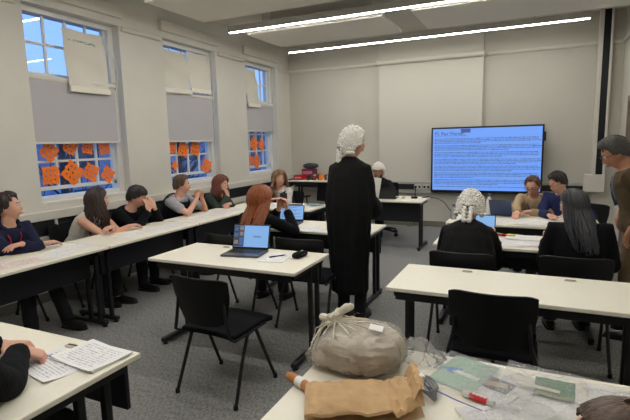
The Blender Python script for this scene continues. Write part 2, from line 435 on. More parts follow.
for a in [
    (3.44, 1.565, .135, .1, 1, 'orange lacy cut-out at top left corner of the nearest window, partly against the wall', G1),
    (3.70, 1.615, .12, .25, 2, 'small orange cut-out hanging from the blind, second along the top of nearest window', G1),
    (3.93, 1.60, .105, .6, 3, 'small tilted orange cut-out, third along the top row of nearest window', G1),
    (4.17, 1.595, .115, .9, 4, 'squarish orange cut-out at top right of the nearest window', G1),
    (3.43, 1.31, .145, .78, 5, 'square orange lattice cut-out at lower left of the nearest window', G1),
    (3.70, 1.32, .165, .08, 6, 'largest orange diamond cut-out, second in lower row of nearest window', G1),
    (3.95, 1.31, .14, .3, 7, 'orange diamond cut-out just above the long-haired woman in white', G1),
    (4.19, 1.27, .125, .15, 8, 'open lacy orange diamond at lower right of the nearest window', G1),
    (5.36, 1.575, .125, .7, 9, 'orange cut-out cropped by the left jamb at the top of middle window', G2),
    (5.60, 1.54, .15, .35, 10, 'orange star-like cut-out, second along the top of middle window', G2),
    (5.88, 1.55, .155, .5, 11, 'orange star-like cut-out at upper centre right of middle window', G2),
    (5.40, 1.31, .085, .0, 12, 'smallest orange cut-out low at the left edge of middle window', G2),
    (6.13, 1.27, .15, .25, 13, 'orange diamond cut-out at the lower right corner of middle window', G2),
    (7.58, 1.60, .17, .1, 14, 'tall orange cut-out at upper centre of the farthest window', G3),
    (7.85, 1.58, .14, .2, 15, 'orange cut-out at upper right of the farthest window', G3),
    (7.42, 1.30, .12, .3, 16, 'orange cut-out half hidden at lower left of the farthest window', G3),
    (7.64, 1.27, .17, .05, 17, 'orange diamond cut-out at lower centre of the farthest window', G3)]:
    cutout(*a)

# ---------------------------------------------------------------- ceiling rafts and strip lights
for q, (x0, x1, y0, y1, lb) in enumerate([(-4.04, 0.9, 4.25, 5.30, 'long pale acoustic raft nearest the camera over the left desks'),
                           (-3.95, -1.87, 6.2, 7.25, 'pale acoustic raft at the left end of the far row, above the windows side'),
                           (-1.48, 1.1, 6.15, 7.26, 'pale acoustic raft at the right end of the far row, above the screen')]):
    r = thing('ceiling_raft', lb, 'ceiling panel', ((x0+x1)/2, (y0+y1)/2, 3.2), 0, 'acoustic ceiling rafts')
    hx, hy = (x1-x0)/2, (y1-y0)/2
    bm = B(); bx(bm, -hx, hx, -hy, hy, 0, .045); obj('panel', bm, RAFT, r, smooth=False, bevel=.006)
    for sx in (-1, 1):
        for sy in (-1, 1):
            bm = B(); tube(bm, [(sx*(hx-.2), sy*(hy-.15), .04), (sx*(hx-.2), sy*(hy-.15), .3)], .004, 6); obj('hanger', bm, SILVER, r)
LEDM = mat('led_strip', (1, 1, 1), emit=(1, .985, .945), estr=54)
HOUS = mat('light_housing', srgb(190, 188, 182), .4)
for q, (y, x0, x1, z, lb) in enumerate([(5.98, -4.1, .68, 3.2, 'long bright linear ceiling light running off the top of the picture'),
                      (7.80, -4.08, .64, 3.2, 'farther long linear ceiling light, nearest the screen wall'),
                      (4.12, -4.0, .6, 3.2, None), (2.3, -4.0, .6, 3.2, None), (.5, -4.0, .6, 3.2, None)]):
    r = thing('ceiling_light', lb or 'linear ceiling light over the near half of the room, out of the frame', 'ceiling light', ((x0+x1)/2, y, z), 0, 'linear ceiling lights')
    h = (x1-x0)/2
    bm = B(); bx(bm, -h, h, -.035, .035, .006, .09); obj('housing', bm, HOUS, r, smooth=False, bevel=.003)
    bm = B(); bx(bm, -h+.01, h-.01, -.021, .021, 0, .006); obj('diffuser', bm, LEDM, r, smooth=False)
    for s in (-1, 1):
        bm = B(); tube(bm, [(s*h*.7, 0, .09), (s*h*.7, 0, .3)], .004, 6); obj('hanger', bm, SILVER, r)
    if q == 1:
        bm = B(); ellip(bm, (.20, .03, -.004), (.02, .02, .014)); obj('indicator', bm, mat('green_led', (0, .3, .1), emit=(.05, .8, .3), estr=.8), r)

# ---------------------------------------------------------------- outside the windows
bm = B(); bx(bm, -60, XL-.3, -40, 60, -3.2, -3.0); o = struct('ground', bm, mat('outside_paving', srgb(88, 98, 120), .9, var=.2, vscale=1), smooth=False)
bd = thing('building', 'brick building across the street seen through the lower window panes', 'building', (-17, 22, -3))
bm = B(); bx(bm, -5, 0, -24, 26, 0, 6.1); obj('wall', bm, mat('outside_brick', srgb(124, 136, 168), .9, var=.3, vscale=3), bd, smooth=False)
for i in range(14):
    for j in range(2):
        bm = B(); y = -22+i*3.3; bx(bm, 0, .06, y, y+1.3, 1.2+j*2.6, 2.9+j*2.6); o = obj('window', bm, mat('outside_window', srgb(40, 54, 84), .15), bd, smooth=False)
def tree(x, y, h, seed, label):
    random.seed(seed)
    r = thing('bare_tree', label, 'tree', (x, y, -3.0), 0, 'bare trees outside')
    bm = B(); tube(bm, [(0, 0, 0), (.05, .03, h*.4), (.0, .1, h*.75)], [.16, .12, .07], 8); obj('trunk', bm, mat('bark', srgb(54, 52, 60), .9), r)
    bm = B()
    for i in range(46):
        z = random.uniform(h*.35, h*.8); a = random.uniform(0, 2*PI); l = random.uniform(.8, 2.0)
        p = V((0, .05, z)); pts = [p]
        for k in range(4):
            p = p+V((math.cos(a)*l/4, math.sin(a)*l/4, l/5)); a += random.uniform(-.5, .5); pts.append(p.copy())
        tube(bm, pts, [.035, .025, .018, .012, .006], 5)
    obj('branches', bm, MATS['bark'], r)
tree(-11, 8.2, 6.4, 1, 'bare tree outside the nearest window'); tree(-11.5, 13.2, 6.2, 2, 'bare tree outside the middle window'); tree(-12, 20.5, 6.4, 4, 'bare tree outside the farthest window')

# ================================================================ TABLES
def table(label, loc, L, D, rz=0, group='cream-topped folding tables', panel='back', H=.73, grom=None, drop=.27, front=.06):
    r = thing('table', label, 'table', loc, rz, group)
    bm = B(); bx(bm, -L/2, L/2, -D/2, D/2, H-.024, H)
    obj('tabletop', bm, TOPM, r, smooth=False, bevel=.005)
    s = -1 if panel == 'front' else 1
    pi_ = .03 if s > 0 else .20
    bm = B(); bx(bm, -L/2+.05, L/2-.05, s*(D/2-pi_), s*(D/2-pi_-.02), H-.03-drop, H-.03); obj('modesty_panel', bm, NAVYP, r, smooth=False, bevel=.003)
    bm = B(); bx(bm, -L/2+.05, L/2-.05, -s*(D/2-.04), -s*(D/2-.08), H-.024-front, H-.024)
    obj('frame_rail', bm, BLACKM, r, smooth=False, bevel=.003)
    s0 = .11 if panel == 'back' else -.11
    for sx in (-1, 1):
        x = sx*(L/2-.055)
        bm = B(); bx(bm, x-.02, x+.02, -D/2+.06, D/2-.06, H-.07, H-.024); obj('end_rail', bm, BLACKM, r, smooth=False, bevel=.003)
        for sy in (-1, 1):
            bm = B(); bx(bm, x-.016, x+.016, sy*.06-.018+s0, sy*.06+.018+s0, .05, H-.06); obj('leg', bm, BLACKM, r, smooth=False, bevel=.006)
        bm = B(); bx(bm, x-.022, x+.022, -D/2+.04, D/2-.04, .018, .055); obj('foot', bm, BLACKM, r, smooth=False, bevel=.01)
        bm = B()
        for sy in (-1, 1): cyl(bm, (x, sy*(D/2-.07), 0), .02, .02, 12)
        obj('foot_pad', bm, RUB, r)
    for gx, gy in (grom or []):
        bm = B(); X_, Y_ = V((1, 0, 0)), V((0, 1, 0))
        loft(bm, [ring((gx, gy, H+.0005), X_, Y_, .036, .020, 20), ring((gx, gy, H+.003), X_, Y_, .034, .018, 20)])
        obj('cable_grommet', bm, mat('grommet_grey', srgb(176, 172, 158), .5), r, bevel=.001)
        bm = B(); box(bm, (gx, gy+.008, H+.0035), (.055, .008, .002)); obj('grommet_slot', bm, RUB, r, smooth=False)
    return r
T1 = table('cream table with open laptop, notebook and black pouch behind the empty black chair', (-2.08, 3.01, 0), 1.30, .60, 0, grom=[(-.27, .22)], drop=.20)
T2 = table('bare cream table on the right behind the front empty chair', (-.10, 2.93, 0), 1.36, .58, 0, grom=[(-.27, .21), (.33, .21)], drop=.14)
T6 = table('cream table with the second laptop and loose papers, in front of the standing barrister', (-2.02, 4.39, 0), 1.30, .60, 0, panel='back')
T7 = table('far table with dark laptop where the bewigged man sits', (-2.07, 6.90, 0), 1.32, .62, 0, panel='front', drop=.30)
TG = table('far left table where the long-haired girl in a waistcoat sits', (-3.24, 5.70, 0), 1.30, .60, 0)
TA = table('first wall-side table, nearest the camera, in front of the man in navy hoodie', (-3.67, 2.30, 0), 1.23, .58, PI/2, 'row of tables along the window wall', panel='front', drop=.26)
TB = table('middle wall-side table in front of the woman in white and boy in black', (-3.67, 3.545, 0), 1.23, .58, PI/2, 'row of tables along the window wall', panel='front', drop=.26)
TC = table('farthest wall-side table in front of the girl in green sweater', (-3.67, 4.79, 0), 1.23, .58, PI/2, 'row of tables along the window wall', panel='front', drop=.26)
for t_ in (TA, TB, TC): t_.rotation_euler[2] = PI/2
T0 = table('table in the near left corner with printed pages and two hands on it', (-2.14, 1.08, 0), 1.30, .64, 0, drop=.22, grom=[(.31, .25)])
T3 = table('front table heaped with evidence bags and plastic sleeves', (-.03, 1.50, 0), 1.46, .70, 0)
T9 = table('right-hand table with highlighters, between the judge and dark-haired woman', (-.12, 4.23, 0), 1.26, .58, 0)
T8 = table('table of paperwork where the woman in beige writes beneath the screen', (-.10, 5.40, 0), 1.44, .80, 0, drop=.3)
TS = table('raised counter table against the back wall holding pots and tubs', (-3.62, 8.28, 0), 1.32, .60, 0, H=.88, panel='back', drop=.12)

# ================================================================ CHAIRS
def make_chair(label):
    r = thing('chair', label, 'chair', (0, 0, 0), 0, 'black stacking chairs')
    # seat: padded, waterfall front
    bm = B()
    grid(bm, 12, 12, lambda u, v: V(((u-.5)*(.45-.03*(1-v)), -.19+v*.42, .448+.012*math.cos((u-.5)*2.6)-.035*max(0, v-.8)**1.5*5-.008*(1-v))))
    slabify(bm, .035); obj('seat', bm, SEATF, r, bevel=.008)
    bm = B()
    def bk(u, v):
        a = (u-.5)*2; w = .222*(.80+.20*min(1, v*1.6)**.7)-.02*max(0, v-.85)/.15*0
        rc = 1-.10*max(0, abs(a)-.72)**2*6; v0 = .07*max(0, abs(a)-.6)**2*3*(1-v)
        return V((a*w, -.205-.035*v+.05*a*a-.05, 50e-2+v0+v*.31*rc))
    grid(bm, 16, 12, bk); slabify(bm, .014); obj('backrest', bm, PLASTIC, r, bevel=.004)
    for sx in (-1, 1):
        x = sx*.225
        bm = B(); tube(bm, [(x*1.05, .205, .012), (x, .10, .25), (x*.98, .02, .425)], .0115, 10); obj('leg', bm, BLACKM, r)
        bm = B(); tube(bm, [(x*1.05, -.235, .012), (x, -.14, .25), (x*.98, -.06, .425)], .0115, 10); obj('leg', bm, BLACKM, r)
        bm = B(); tube(bm, [(x*.98, .14, .418), (x*.98, -.19, .412), (x*.98, -.232, .44), (x*.86, -.236, .55), (x*.80, -.232, .66)], .011, 10, flat=.7)
        obj('side_frame', bm, BLACKM, r)
        for yy in (.207, -.237):
            bm = B(); cyl(bm, (x*1.05, yy, 0), .016, .03, 10, .013); obj('foot_cap', bm, RUB, r)
    bm = B(); tube(bm, [(-.22, .06, .415), (.22, .06, .415)], .01); tube(bm, [(-.22, -.1, .415), (.22, -.1, .415)], .01); obj('crossbar', bm, BLACKM, r)
    return r
ch0 = make_chair('empty black chair on the open carpet in front of the laptop table')
ch0.location = (-1.81, 2.44, 0); ch0.rotation_euler = (0, 0, math.radians(-3))
CH = [(-.17, 2.74, 0, 'empty black chair tucked behind the bare right-hand table nearest the camera'),
      (-2.46, 3.62, -2, 'chair under the copper-haired girl seen from behind'),
      (-1.77, 3.66, 3, 'empty black chair between the laptop table and the standing barrister'),
      (-.44, 3.60, -1, 'black chair the judge in the grey wig sits on'),
      (.27, 3.70, 2, 'black chair holding the dark-haired woman in a black jacket'),
      (-4.29, 2.52, -90, 'chair under the man in the navy hoodie'),
      (-4.29, 3.38, -90, 'chair under the long-haired woman in white'),
      (-4.29, 3.93, -90, 'chair under the boy in black sweater'),
      (-4.27, 4.68, -90, 'chair under the young man in grey and black shirt'),
      (-4.27, 5.43, -90, 'chair under the girl in green sweater'),
      (-3.60, 6.60, 180, 'chair under the long-haired girl in a waistcoat'),
      (.04, 6.28, 176, 'chair under the woman in beige cardigan'),
      (.50, 6.08, 152, 'chair under the man in blue beside the woman in beige'),
      (-1.80, .45, 0, 'chair under the person at near left'),
      (.32, .42, 0, 'chair under the person whose head shows at the bottom edge')]
for x, y, a, lb in CH: dup(ch0, lb, (x, y, 0), math.radians(a))

def office_chair(label, loc, rz):
    r = thing('office_chair', label, 'chair', loc, rz, 'black swivel office chairs')
    bm = B()
    for k in range(5):
        a = 2*PI*k/5+.3; d = V((math.cos(a), math.sin(a), 0)); tube(bm, [V((0, 0, .11)), d*.15+V((0, 0, .10)), d*.28+V((0, 0, .075))], [.024, .02, .014], 8)
    obj('base', bm, PLASTIC, r)
    for k in range(5):
        a = 2*PI*k/5+.3; d = V((math.cos(a), math.sin(a), 0)); s = V((-d.y, d.x, 0)); c = d*.28+V((0, 0, .03))
        bm = B(); tube(bm, [c-s*.022, c+s*.022], .03, 14); tube(bm, [c+V((0, 0, .02)), c+V((0, 0, .05))], .01, 8); obj('castor', bm, RUB, r)
    bm = B(); cyl(bm, (0, 0, .10), .026, .32, 14); obj('gas_lift', bm, BLACKM, r)
    bm = B(); grid(bm, 10, 10, lambda u, v: V(((u-.5)*.46, (v-.5)*.44, .47+.012*math.cos((u-.5)*3)-.02*max(0, v-.8)*3))); slabify(bm, .06); obj('seat', bm, SEATF, r, bevel=.015)
    bm = B(); grid(bm, 10, 10, lambda u, v: V(((u-.5)*(.42+.03*math.sin(v*PI)), -.25-.05*v+.12*(u-.5)**2*1.6-.02*math.sin(v*PI), .54+v*.34))); slabify(bm, .045); obj('backrest', bm, SEATF, r, bevel=.012)
    bm = B(); tube(bm, [(0, -.1, .42), (0, -.27, .43), (0, -.31, .5), (0, -.32, .7)], .018, 8, flat=.6); obj('back_strut', bm, PLASTIC, r)
    for s in (-1, 1):
        bm = B(); tube(bm, [(s*.2, 0, .43), (s*.27, 0, .45), (s*.28, .0, .63)], .013, 8); box(bm, (s*.28, .02, .645), (.05, .22, .025)); obj('armrest', bm, PLASTIC, r, bevel=.006)
    return r
oc = office_chair('black swivel chair under the bewigged man at the far table', (-2.31, 7.66, 0), PI)
dup(oc, 'empty black swivel chair in front of the counter of pots', (-3.40, 7.45, 0), math.radians(165))

# ================================================================ PEOPLE
def ang(a): a = math.radians(a); return V((math.cos(a), math.sin(a), 0))
def ik(a, t, l1, l2, pole):
    a, t = V(a), V(t); d = t-a; L_ = d.length
    if L_ > (l1+l2)*.995: t = a+d.normalized()*(l1+l2)*.995; d = t-a; L_ = d.length
    x = (l1*l1-l2*l2+L_*L_)/(2*L_); h = math.sqrt(max(1e-6, l1*l1-x*x)); dn = d.normalized()
    p = V(pole)-dn*V(pole).dot(dn); p = p.normalized() if p.length > 1e-4 else dn.orthogonal()
    return a+dn*x+p*h, t
def hand(bm, w, d, n, side, s, curl=.35, spread=.12):
    """palm, four unequal bent fingers, thumb. d: direction, n: way the palm faces, side: +1/-1 thumb side along d x n"""
    d = V(d).normalized(); n = V(n); n = (n-d*n.dot(d)); n = n.normalized() if n.length > 1e-3 else d.orthogonal().normalized()
    k = d.cross(n)*side
    loft(bm, [ring(w-d*.015*s, k, n, .024*s, .018*s, 12), ring(w+d*.01*s, k, n, .027*s, .018*s, 12), ring(w+d*.05*s, k, n, .039*s, .017*s, 12), ring(w+d*.083*s, k, n, .041*s, .014*s, 12), ring(w+d*.092*s, k, n, .036*s, .009*s, 12)])
    for q, (o, ln) in enumerate(((.031, .070), (.0105, .080), (-.0105, .074), (-.031, .058))):
        p = w+d*.078*s+k*o*s; a = curl*(.8+.12*q); dr = (d+k*spread*(o/.031)).normalized(); pts = [p]
        for f in (.44, .31, .25):
            dr = (dr*math.cos(a)+n*math.sin(a)).normalized(); p = p+dr*ln*f*s; pts.append(p.copy()); a *= .95
            # turn the following segment about the finger's own hinge
        capsule(bm, pts, [.0092*s, .0088*s, .008*s, .0072*s], 8)
    t0 = w+d*.022*s+k*.026*s; t1 = t0+(d*.62+k*.72+n*.15).normalized()*.036*s; t2 = t1+(d*.85+k*.35+n*.28).normalized()*.032*s; t3 = t2+(d*.95+k*.0+n*.32).normalized()*.026*s
    capsule(bm, [t0, t1, t2, t3], [.014*s, .0115*s, .010*s, .008*s], 8)

def head_geo(bm, c, hr, hf, hu, s):
    def fn(x, y, z, q):
        X_, Y_, Z_ = q
        if z < 0: X_ *= 1-.30*(-z)**1.4; Z_ *= 1.02
        if y < 0 and z < 0: Y_ *= 1-.42*(-z)
        if y > 0:
            if z < -.3: Y_ *= 1-.10*(-z)
            Y_ *= .97
            for sx in (-1, 1):
                d2 = ((x-sx*.42)/.20)**2+((z-.06)/.13)**2; Y_ -= .011*math.exp(-d2)
            Y_ += .004*math.exp(-((z-.24)/.09)**2)
            Y_ += .010*math.exp(-((z+.86)/.16)**2-(x/.3)**2)
        return (X_*s, Y_*s, Z_*s)
    ellip(bm, c, (.076, .097, .116), (hr, hf, hu), 28, 20, fn)
    P = lambda x, y, z: c+hr*x*s+hf*y*s+hu*z*s
    # nose
    loft(bm, [ring(P(0, .086, .024), hr, hf, .006*s, .006*s, 8), ring(P(0, .094, .0), hr, hf, .008*s, .010*s, 8), ring(P(0, .101, -.022), hr, hf, .013*s, .014*s, 8), ring(P(0, .096, -.036), hr, hf, .014*s, .010*s, 8)])
    ellip(bm, P(0, .089, -.056), (.022*s, .008*s, .006*s), (hr, hf, hu), 10, 6)
    ellip(bm, P(0, .087, -.066), (.019*s, .008*s, .006*s), (hr, hf, hu), 10, 6)
    for sx in (-1, 1):
        ax = ((hr*sx*.35-hf).normalized()*1, hu, hr*sx)
        ellip(bm, P(sx*.079, -.010, -.004), (.017*s, .031*s, .009*s), ax, 10, 8)
    return P

def scalp(P, th, ph, off, rr=(.080, .100, .120)):
    """ph = 0 at the forehead, growing towards +right"""
    st = math.sin(th); return P((rr[0]+off)*st*math.sin(ph), (rr[1]+off)*st*math.cos(ph)-.004, (rr[2]+off)*math.cos(th)+.004)
def thin(th, style, length):
    if length: return 1
    k = max(0, min(1, (th-.75)/.75)); return 1-.78*k*k*(3-2*k)
def hairline(ph, style):
    a = abs((ph+PI) % (2*PI)-PI)
    back = 2.05 if style != 'high' else 1.8
    f = .98 if style != 'fringe' else 1.10
    if style == 'short': f = .86
    if style == 'short':
        if a < .8: return .84
        if a < 1.3: return .84+(1.52-.84)*((a-.8)/.5)**1.5
        return 1.52+(2.02-1.52)*min(1, (a-1.3)/1.0)
    if style == 'high': f = .66
    if a < .75: return f
    if a < 1.35: return f+(1.55-f)*(a-.75)/.6
    return 1.55+(back-1.55)*min(1, (a-1.35)/.9)
def make_hair(root, P, hu, hf, hr, s, m, style='short', length=0, n=110, seed=1, down=None, curl=0, puff=.012, part=0, side=None, off0=V((0, 0, 0)), width=.011, wave=.02):
    random.seed(seed); bm = B(); down = down or V((0, 0, -1))
    nu, nv = 64, 16
    def cap(u, v):
        ph = u*2*PI-PI; th = .13+(hairline(ph, style)-.13)*v
        return scalp(P, th, ph, (puff*.75+min(.003, puff*puff*9)*math.sin(ph*17+th*9))*s*min(1, 1.4*(1-v)+.35)*thin(th, style, length))-root
    grid(bm, nu, nv, cap); slabify(bm, -.006)
    for i in range(n):
        ph0 = -PI+2*PI*(i+random.random())/n
        a0 = abs(ph0); th0 = random.uniform(.04, .75); jit = random.uniform(-.4, 1)*.009*s*min(1, (width/.011)**2)
        tm = hairline(ph0, style)*random.uniform(.92, 1.04); pts = []
        ph1 = ph0
        if length and a0 < 1.25: ph1 = math.copysign(random.uniform(1.2, 1.55), ph0-part); tm = hairline(ph1, style)
        elif style in ('short', 'fringe') and a0 < 1.2: ph1 = ph0+random.uniform(-.25, .5)
        for k in range(6):
            t_ = k/5; ph = ph0+(ph1-ph0)*t_**.8; th = th0+(tm-th0)*t_
            pts.append(scalp(P, th, ph, ((puff-.003)*s+jit+random.uniform(0, .003))*(thin(th, style, length))*(.6+.4*min(1, k/1.5))))
        r0 = width*s; rad = [r0*.5, r0*.9, r0, r0, r0, r0*(.55 if not length else 1)]
        if length:
            if side is not None and (ph1 > 0) != (side > 0) and a0 > 3: pass
            last = pts[-1]; outv = last-P(0, 0, 0); outv -= V((0, 0, 1))*outv.z; outv = outv.normalized() if outv.length > 1e-4 else -hf
            L_ = length*random.uniform(.82, 1.05); f0 = random.uniform(0, 6.28)
            m_ = 7
            for k in range(1, m_+1):
                t_ = k/m_; w_ = wave*math.sin(f0+t_*(6+curl*14))*min(1, t_*2)
                tang = V((-outv.y, outv.x, 0))
                pts.append(last+down*L_*t_+outv*(.022*math.sin(t_*PI)+.5*w_)+tang*w_+off0*t_); rad.append(r0*(1.05-.75*t_))
        tube(bm, [p-root for p in pts], rad, 5, flat=.6 if not curl else .8)
    return bm
def make_wig(root, P, s, seed=1, big=1.0):
    random.seed(seed); bm = B(); n = 620; ga = PI*(3-5**.5)
    grid(bm, 32, 10, lambda u, v: scalp(P, .02+(hairline(u*2*PI-PI, 'wig')+.05)*v, u*2*PI-PI, .018*s*big)-root); slabify(bm, -.008)
    for i in range(n):
        z = 1-2*(i+.5)/n; th = math.acos(z); ph = (i*ga) % (2*PI)-PI
        if th > hairline(ph, 'wig')*.98+(.25 if abs(ph) > 1.2 else 0): continue
        p = scalp(P, th, ph, (.024+random.uniform(-.004, .007))*s*big); r = random.uniform(.008, .013)*s*big
        nrm = (p-P(0, 0, 0)).normalized(); ax = nrm.orthogonal().normalized(); ay = nrm.cross(ax)
        ang_ = random.uniform(0, PI); a2 = ax*math.cos(ang_)+ay*math.sin(ang_); b2 = nrm.cross(a2)
        ellip(bm, p-root, (r*1.25, r*.85, r*.85), (a2, b2, nrm), 7, 5)
    # rows of horizontal curls behind the ears
    for sx in (-1, 1):
        for k in range(3):
            c = P(sx*(.088+.006*k), -.035-.012*k, -.012-.034*k); ax = P(0, 1, 0)-P(0, 0, 0); ax = ax.normalized()
            tube(bm, [c-ax*.035*s-root, c-ax*.01*s-root, c+ax*.02*s-root, c+ax*.04*s-root], [.012*s, .017*s, .017*s, .013*s], 8)
    return bm

def person(label, head, face, look, pitch=0, roll=0, hands=None, sit=True, s=1.01, shoulders=1.0, skin=None, top=None, bottom=None, hair=None, wig=None,
           female=False, seat_z=.52, feet=None, vox=.0085, bow=.05, glasses=False, gown=False, tmat=None, sleeve='long', elbow_out=.9, group='people in the room', extra=None,
           hdir=None, palm=None, curl=.35, pelvis=None, legs=True, shoe=None, knees=None, elbows=None, tsize=1.0, sidelean=0, beard=False):
    skin = skin or SKIN
    F = ang(face); Z = V((0, 0, 1)); R = F.cross(Z)
    lf = ang(look); cp, sp_ = math.cos(math.radians(pitch)), math.sin(math.radians(pitch))
    hf = (lf*cp+Z*sp_).normalized(); hr = lf.cross(Z); hu = hr.cross(hf)
    rl = math.radians(roll); hr, hu = hr*math.cos(rl)+hu*math.sin(rl), hu*math.cos(rl)-hr*math.sin(rl)
    Hc = V(head)
    N = Hc-hu*.098*s-Z*.035*s-hf*.030*s
    LT = (.46 if sit else .50)*s
    if pelvis: P_ = V(pelvis)
    else:
        pz = seat_z if sit else .93*s
        dz = min(LT*.995, N.z-pz)
        d = math.sqrt(max(0, LT*LT-dz*dz)); P_ = V((N.x, N.y, N.z-dz))-F*d+R*sidelean
    root = V((P_.x, P_.y, 0))
    r = thing('person', label, 'person', root, 0, None)
    mid = (P_+N)/2-F*bow*s
    def sp(u):
        if u < 0: return P_+(mid-P_).normalized()*u*LT
        if u > 1: return N+(N-mid).normalized()*(u-1)*LT
        return P_*(1-u)**2+mid*2*u*(1-u)+N*u*u
    def tg(u): return (sp(min(1.05, u+.05))-sp(max(-.05, u-.05))).normalized()
    def tr(u, rx, ry, n=20, inf=0, dy=0):
        t = tg(u); f = (t.cross(R)).normalized(); return ring(sp(u)+f*dy*s-root, R, f, (rx+inf)*s*shoulders, (ry+inf)*s, n)
    hipw = .172 if female else .162; waist = .122 if female else .142; sh = .150 if female else .172
    prof = [(-.16, .08, .07), (-.08, .15, .105), (.04, hipw, .115), (.30, waist, .098), (.55, .142 if female else .158, .108), (.74, sh-.005, .108), (.86, sh, .092), (.94, sh*.72, .078), (1.0, .070, .062)]
    shw = .155 if female else .178
    SH = {k: sp(.84 if gown else .88)+R*q*shw*s*shoulders*(.94 if gown else 1)-root for k, q in (('L', -1), ('R', 1))}
    HP = {k: P_+R*q*.085*s-root for k, q in (('L', -1), ('R', 1))}
    la, lfm = .285*s, .25*s
    arms = {}
    for k, q in (('L', -1), ('R', 1)):
        if hands and k in hands: w = V(hands[k])-root
        else: w = SH[k]+F*.12*s+R*q*.05-Z*.5*s
        pole = V(elbows[k]) if elbows and k in elbows else (R*q*elbow_out-Z*.9-F*.25)
        e, w = ik(SH[k], w, la, lfm, pole); arms[k] = (e, w)
    LEG = {}
    for i, (k, q) in enumerate((('L', -1), ('R', 1))):
        if sit:
            ft = (V(feet[k])-root) if feet and k in feet else HP[k]+F*(.40+.05*i)*s+R*q*.04
            ft = V((ft.x, ft.y, .075)); pole = Z+F*.6
        else:
            ft = (V(feet[k])-root) if feet and k in feet else HP[k]*1
            ft = V((ft.x, ft.y, .075)); pole = F
        ll = max(.83*s, (ft-HP[k]).length*1.012) if not sit else .83*s
        kn, an = ik(HP[k], ft, .506*ll, .494*ll, pole); LEG[k] = (kn, an)
    Hl = Hc-root; Pn = None
    # ---- body: one continuous surface
    bm = B()
    loft(bm, [tr(u, a*.93, b_*.93) for u, a, b_ in prof])
    tube(bm, [sp(.93)-root, N-root, Hl-hu*.06*s-hf*.012*s, Hl-hu*.02*s-hf*.01*s], [.062*s, .056*s, .054*s, .05*s], 14)
    PP = head_geo(bm, Hl, hr, hf, hu, s)
    for k, q in (('L', -1), ('R', 1)):
        e, w = arms[k]; S0 = SH[k]
        capsule(bm, [sp(.82)-root+R*q*.09*s, S0, S0*.5+e*.5, e], [.055*s, .048*s, .042*s, .036*s], 12)
        capsule(bm, [e, e*.65+w*.35, w], [.037*s, .036*s, .024*s], 12)
        hd = V(hdir[k]) if hdir and k in hdir else (w-e).normalized()
        pn = V(palm[k]) if palm and k in palm else -Z
        hd = hd.normalized(); kk = hd.cross(pn); side = 1 if kk.dot(-R*q) > 0 else -1
        hand(bm, w, hd, pn, side, s*1.02, curl)
        kn, an = LEG[k]
        capsule(bm, [HP[k], HP[k]*.5+kn*.5, kn], [.078*s, .070*s, .050*s], 12)
        capsule(bm, [kn, kn*.6+an*.4, an], [.050*s, .046*s, .032*s], 12)
        toe = V((F.x, F.y, 0)); capsule(bm, [an-toe*.02, V((an.x, an.y, .04))+toe*.05, V((an.x, an.y, .03))+toe*.13], [.034*s, .032*s, .026*s], 10)
    body = obj('body', bm, skin, r); voxel(body, vox, 3)
    # ---- face
    for sx in (-1, 1):
        bm = B(); c = PP(sx*.031, .0775, .010); ellip(bm, c, (.0118*s,)*3, (hr, hf, hu), 14, 10)
        ey = obj('eye', bm, [EYEW, EYED], r)
        for p in ey.data.polygons:
            if (V(p.center)-c).normalized().dot(hf) > .80: p.material_index = 1
        bm = B(); tube(bm, [PP(sx*.014, .0905, .028), PP(sx*.030, .0895, .033), PP(sx*.048, .078, .028)], [.0028*s, .0038*s, .002*s], 6)
        obj('eyebrow', bm, (hair or {}).get('m') or mat('brow_dark', srgb(52, 40, 34), .8), r)
    bm = B(); tube(bm, [PP(-.021, .089, -.061), PP(-.008, .0955, -.0595), PP(0, .097, -.0605), PP(.008, .0955, -.0595), PP(.021, .089, -.061)], [.002*s, .0045*s, .005*s, .0045*s, .002*s], 6); obj('mouth', bm, LIP, r)
    if glasses:
        bm = B()
        for sx in (-1, 1):
            c = PP(sx*.033, .103, .008); tube(bm, [c+hr*.024*s*math.cos(a*PI/8)+hu*.018*s*math.sin(a*PI/8) for a in range(17)], .0022*s, 6)
            tube(bm, [PP(sx*.057, .101, .012), PP(sx*.076, .07, .010), PP(sx*.084, -.01, .008)], .002*s, 6)
        tube(bm, [PP(-.010, .105, .010), PP(0, .107, .014), PP(.010, .105, .010)], .002*s, 6); obj('glasses', bm, GLASSB, r)
    # ---- clothes
    tm = tmat or mat('navy_cloth', srgb(28, 30, 52), .9, bump=.4, bscale=60)
    if gown:
        bm = B(); n = 84; fold = lambda ph, a, sd: 1+a*(math.sin(ph*13+sd)+.5*math.sin(ph*23+1+sd*2))
        rings = []
        top_ = [(1.03, .062, .058, 0), (.99, .085, .072, 0), (.95, .125, .090, 0), (.90, .160, .108, .0), (.82, .182, .126, .006), (.66, .196, .142, .016), (.45, .215, .148, .022), (.2, .225, .158, .03)]
        for u, a, b_, am in top_:
            t = tg(u); f = (t.cross(R)).normalized(); c = sp(u)-root
            rings.append([c+R*(a*s*math.cos(2*PI*i/n))*fold(2*PI*i/n, am, 0)+f*(b_*s*math.sin(2*PI*i/n))*fold(2*PI*i/n, am, 0) for i in range(n)])
        zb = gown.get('hem', .28); c0 = sp(.2)-root; steps = 7
        for k in range(1, steps+1):
            t_ = k/steps; z = c0.z+(zb-c0.z)*t_; cc = V((c0.x, c0.y, z))-F*gown.get('back', 0)*t_; a = .225+(gown.get('rx', .27)-.225)*min(1, t_*1.3); b_ = .158+(gown.get('ry', .22)-.158)*t_; am = .03+.03*t_
            rings.append([cc+R*(a*s*math.cos(2*PI*i/n))*fold(2*PI*i/n, am, .15*k)+F*(b_*s*math.sin(2*PI*i/n))*fold(2*PI*i/n, am, .15*k) for i in range(n)])
        loft(bm, rings)
